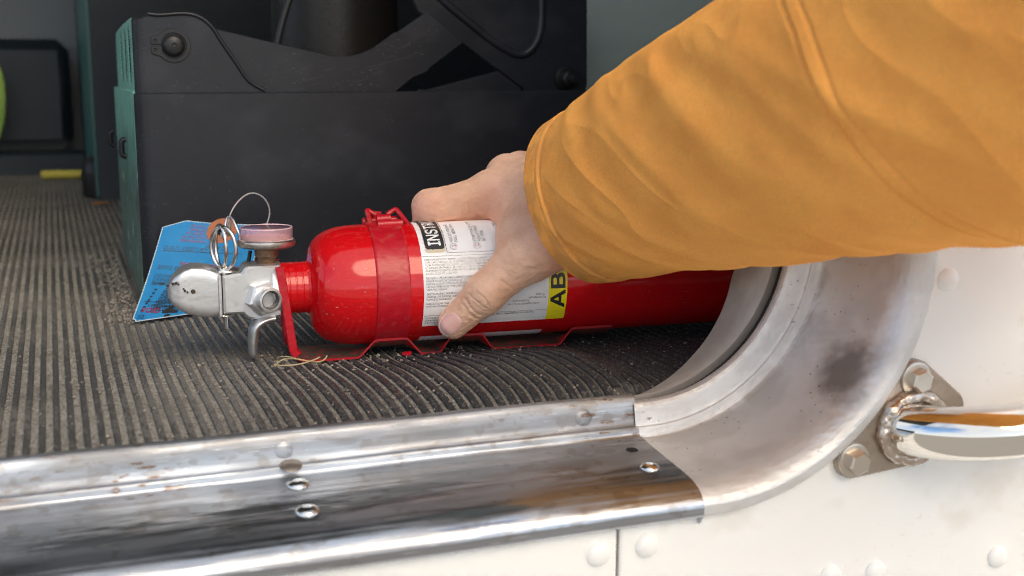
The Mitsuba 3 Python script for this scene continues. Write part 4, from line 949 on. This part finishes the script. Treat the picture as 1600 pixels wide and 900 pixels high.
if (ub[0] @ (Rm @ np.array([0, 0, -1.0]))) < 0: ub = -ub  # ub looks at the camera
th_ = np.linspace(0, 2 * np.pi, NT + 1)[:-1]             # 0 = up, pi/2 = facing the camera
def seam_s(t): return np.interp(np.asarray(t) % (2 * np.pi), [0, .6, 1.12, 1.393, 1.653, 1.885, 2.172, 2.418, 2.705, 2.896, 3.032, 3.9, 5.0, 6.2832], [.186, .199, .2150, .2240, .2295, .2335, .2395, .2462, .2550, .2648, .2725, .262, .215, .186])
def sleeve_disp(S_, TH):
    L_ = sL[-1]; ss = lambda a, b, t: (lambda q: q * q * (3 - 2 * q))(np.clip((t - a) / (b - a), 0, 1))
    d = np.zeros_like(S_)
    # diagonal folds: ridges along curves s = s0 + slope * (th - th0)
    for s0, th0, slope, w, amp, spread in [(.055, 1.5, .020, .006, .0016, .9), (.082, 1.3, .030, .008, .0026, 1.0), (.108, 1.7, .040, .008, .0030, .9), (.135, 1.4, .050, .010, .0034, 1.0), (.165, 1.8, .055, .010, .0030, .8),
                                           (.205, 1.75, .075, .010, .0045, .7), (.245, 1.9, .085, .012, .0055, .7), (.285, 1.5, .09, .014, .006, .8), (.330, 1.7, .08, .016, .006, .9), (.030, 2.35, .035, .005, .0022, .45), (.060, 2.5, .045, .006, .0026, .5), (.10, 2.6, .05, .007, .0026, .5), (.04, .8, .02, .005, .0009, .5), (.09, .8, .03, .006, .0012, .5)]:
        dth = (TH - th0 + np.pi) % (2 * np.pi) - np.pi
        q = (S_ - s0 - slope * dth + .004 * np.sin(dth * 3 + s0 * 90)) / w
        d += .56 * amp * (np.exp(-q * q) - .7 * np.exp(-((q + 2.0) / 1.2) ** 2)) * np.exp(-(dth / spread) ** 2)
    P = np.stack([S_ * 34 - TH * 1.5, np.cos(TH) * 1.1, np.sin(TH) * 1.1], -1)
    nz = meshkit.fbm(P, 2, 21); d += .0022 * ((1 - np.abs(2 * nz - 1)) ** 2 - .5) * ss(.0, .05, S_)
    P2 = np.stack([S_ * 95 - TH * 3.0, np.cos(TH) * 2.0, np.sin(TH) * 2.0], -1)
    d += .0008 * (meshkit.fbm(P2, 2, 31) - .5)
    # ripples toward the seam
    d *= .30 + .70 * ss(.25, 1.05, np.where(TH > 4.4, 0, TH))
    sm = seam_s(TH); q = S_ - sm
    d += -.0011 * np.exp(-(q / .0016) ** 2) + .0009 * ss(.0, .0025, q) * (1 - ss(.010, .030, q)) - .0009 * np.exp(-((q - .0085) / .0013) ** 2)
    # hem
    d += .0011 * (1 - ss(.0145, .0165, S_)) - .0008 * np.exp(-((S_ - .0162) / .0011) ** 2) - .0004 * np.exp(-((S_ - .0118) / .0007) ** 2)
    return d
S_, TH = np.meshgrid(s_, th_, indexing='ij')
SP_ = sleeve_disp(S_, TH)
shape_r = fr_(S_) * (1 + .025 * np.cos(2 * (TH - .3))) + SP_
shear = (-.010 + .004 * np.cos(TH - 2.2))[..., None] * tan[:, None] * np.exp(-S_ / .03)[..., None] * 0
def sleeve_at(S_, TH, off=0.0):
    S_, TH = np.broadcast_arrays(np.asarray(S_, float), np.asarray(TH, float)); i = np.interp(S_, s_, np.arange(NS)); j = np.clip(i.astype(int), 0, NS - 2); f = (i - j)[..., None]
    lerp = lambda A: A[j] * (1 - f) + A[j + 1] * f
    r = fr_(S_) * (1 + .025 * np.cos(2 * (TH - .3))) + sleeve_disp(S_, TH) + off
    return lerp(cen) + r[..., None] * (np.cos(TH)[..., None] * lerp(ua) + np.sin(TH)[..., None] * lerp(ub))
outer = cen[:, None] + shape_r[..., None] * (np.cos(th_)[None, :, None] * ua[:, None] + np.sin(th_)[None, :, None] * ub[:, None])
ni = 60                                                  # the cloth turns in at the cuff
inner = cen[:ni, None] + (shape_r[:ni] - .0026)[..., None] * (np.cos(th_)[None, :, None] * ua[:ni, None] + np.sin(th_)[None, :, None] * ub[:ni, None])
lip0 = outer[0] - tan[0] * .0011 - (outer[0] - inner[0]) * .5
Pm = np.concatenate([inner[::-1], lip0[None], outer], 0)
uvs = np.concatenate([-s_[:ni][::-1], [-.0005], s_])
m = grid(Pm, close_v=True)
uv = np.stack([np.repeat(uvs, NT), np.tile(th_ * .075, len(uvs))], -1)
m_n = m.copy(); 
c_out = (np.array(m.face_normals)[(ni + 5) * NT:(ni + 6) * NT] * (np.array(m.triangles_center)[(ni + 5) * NT:(ni + 6) * NT] - cen[6])).sum(1).mean()
if c_out < 0: m = tm(m.vertices, np.array(m.faces)[:, ::-1])
k = add('jacket_sleeve', m, 'duck_canvas', PR, True, uv=uv); tag(k, 'orange brown canvas jacket sleeve with a stitched cuff')
SK = 'person__jacket_sleeve'
def stitches(sfun, n, dash=.62):
    out = []
    for t in np.linspace(0, 2 * np.pi, n + 1)[:-1]:
        tt = t + np.linspace(0, dash, 4) * 2 * np.pi / n
        out.append(tube(sleeve_at(sfun(tt), tt, .00008), .00024, 5))
    return join(out)
ks = [add('stitching', stitches(lambda t: .0118 + 0 * t, 130), 'canvas_thread', SK, True), add('stitching', stitches(lambda t: .0158 + 0 * t, 130), 'canvas_thread', SK, True),
      add('stitching', stitches(lambda t: seam_s(t), 230), 'canvas_thread', SK, True), add('stitching', stitches(lambda t: seam_s(t) + .0085, 230), 'canvas_thread', SK, True)]
for k in ks: tag(k, kind='stuff')
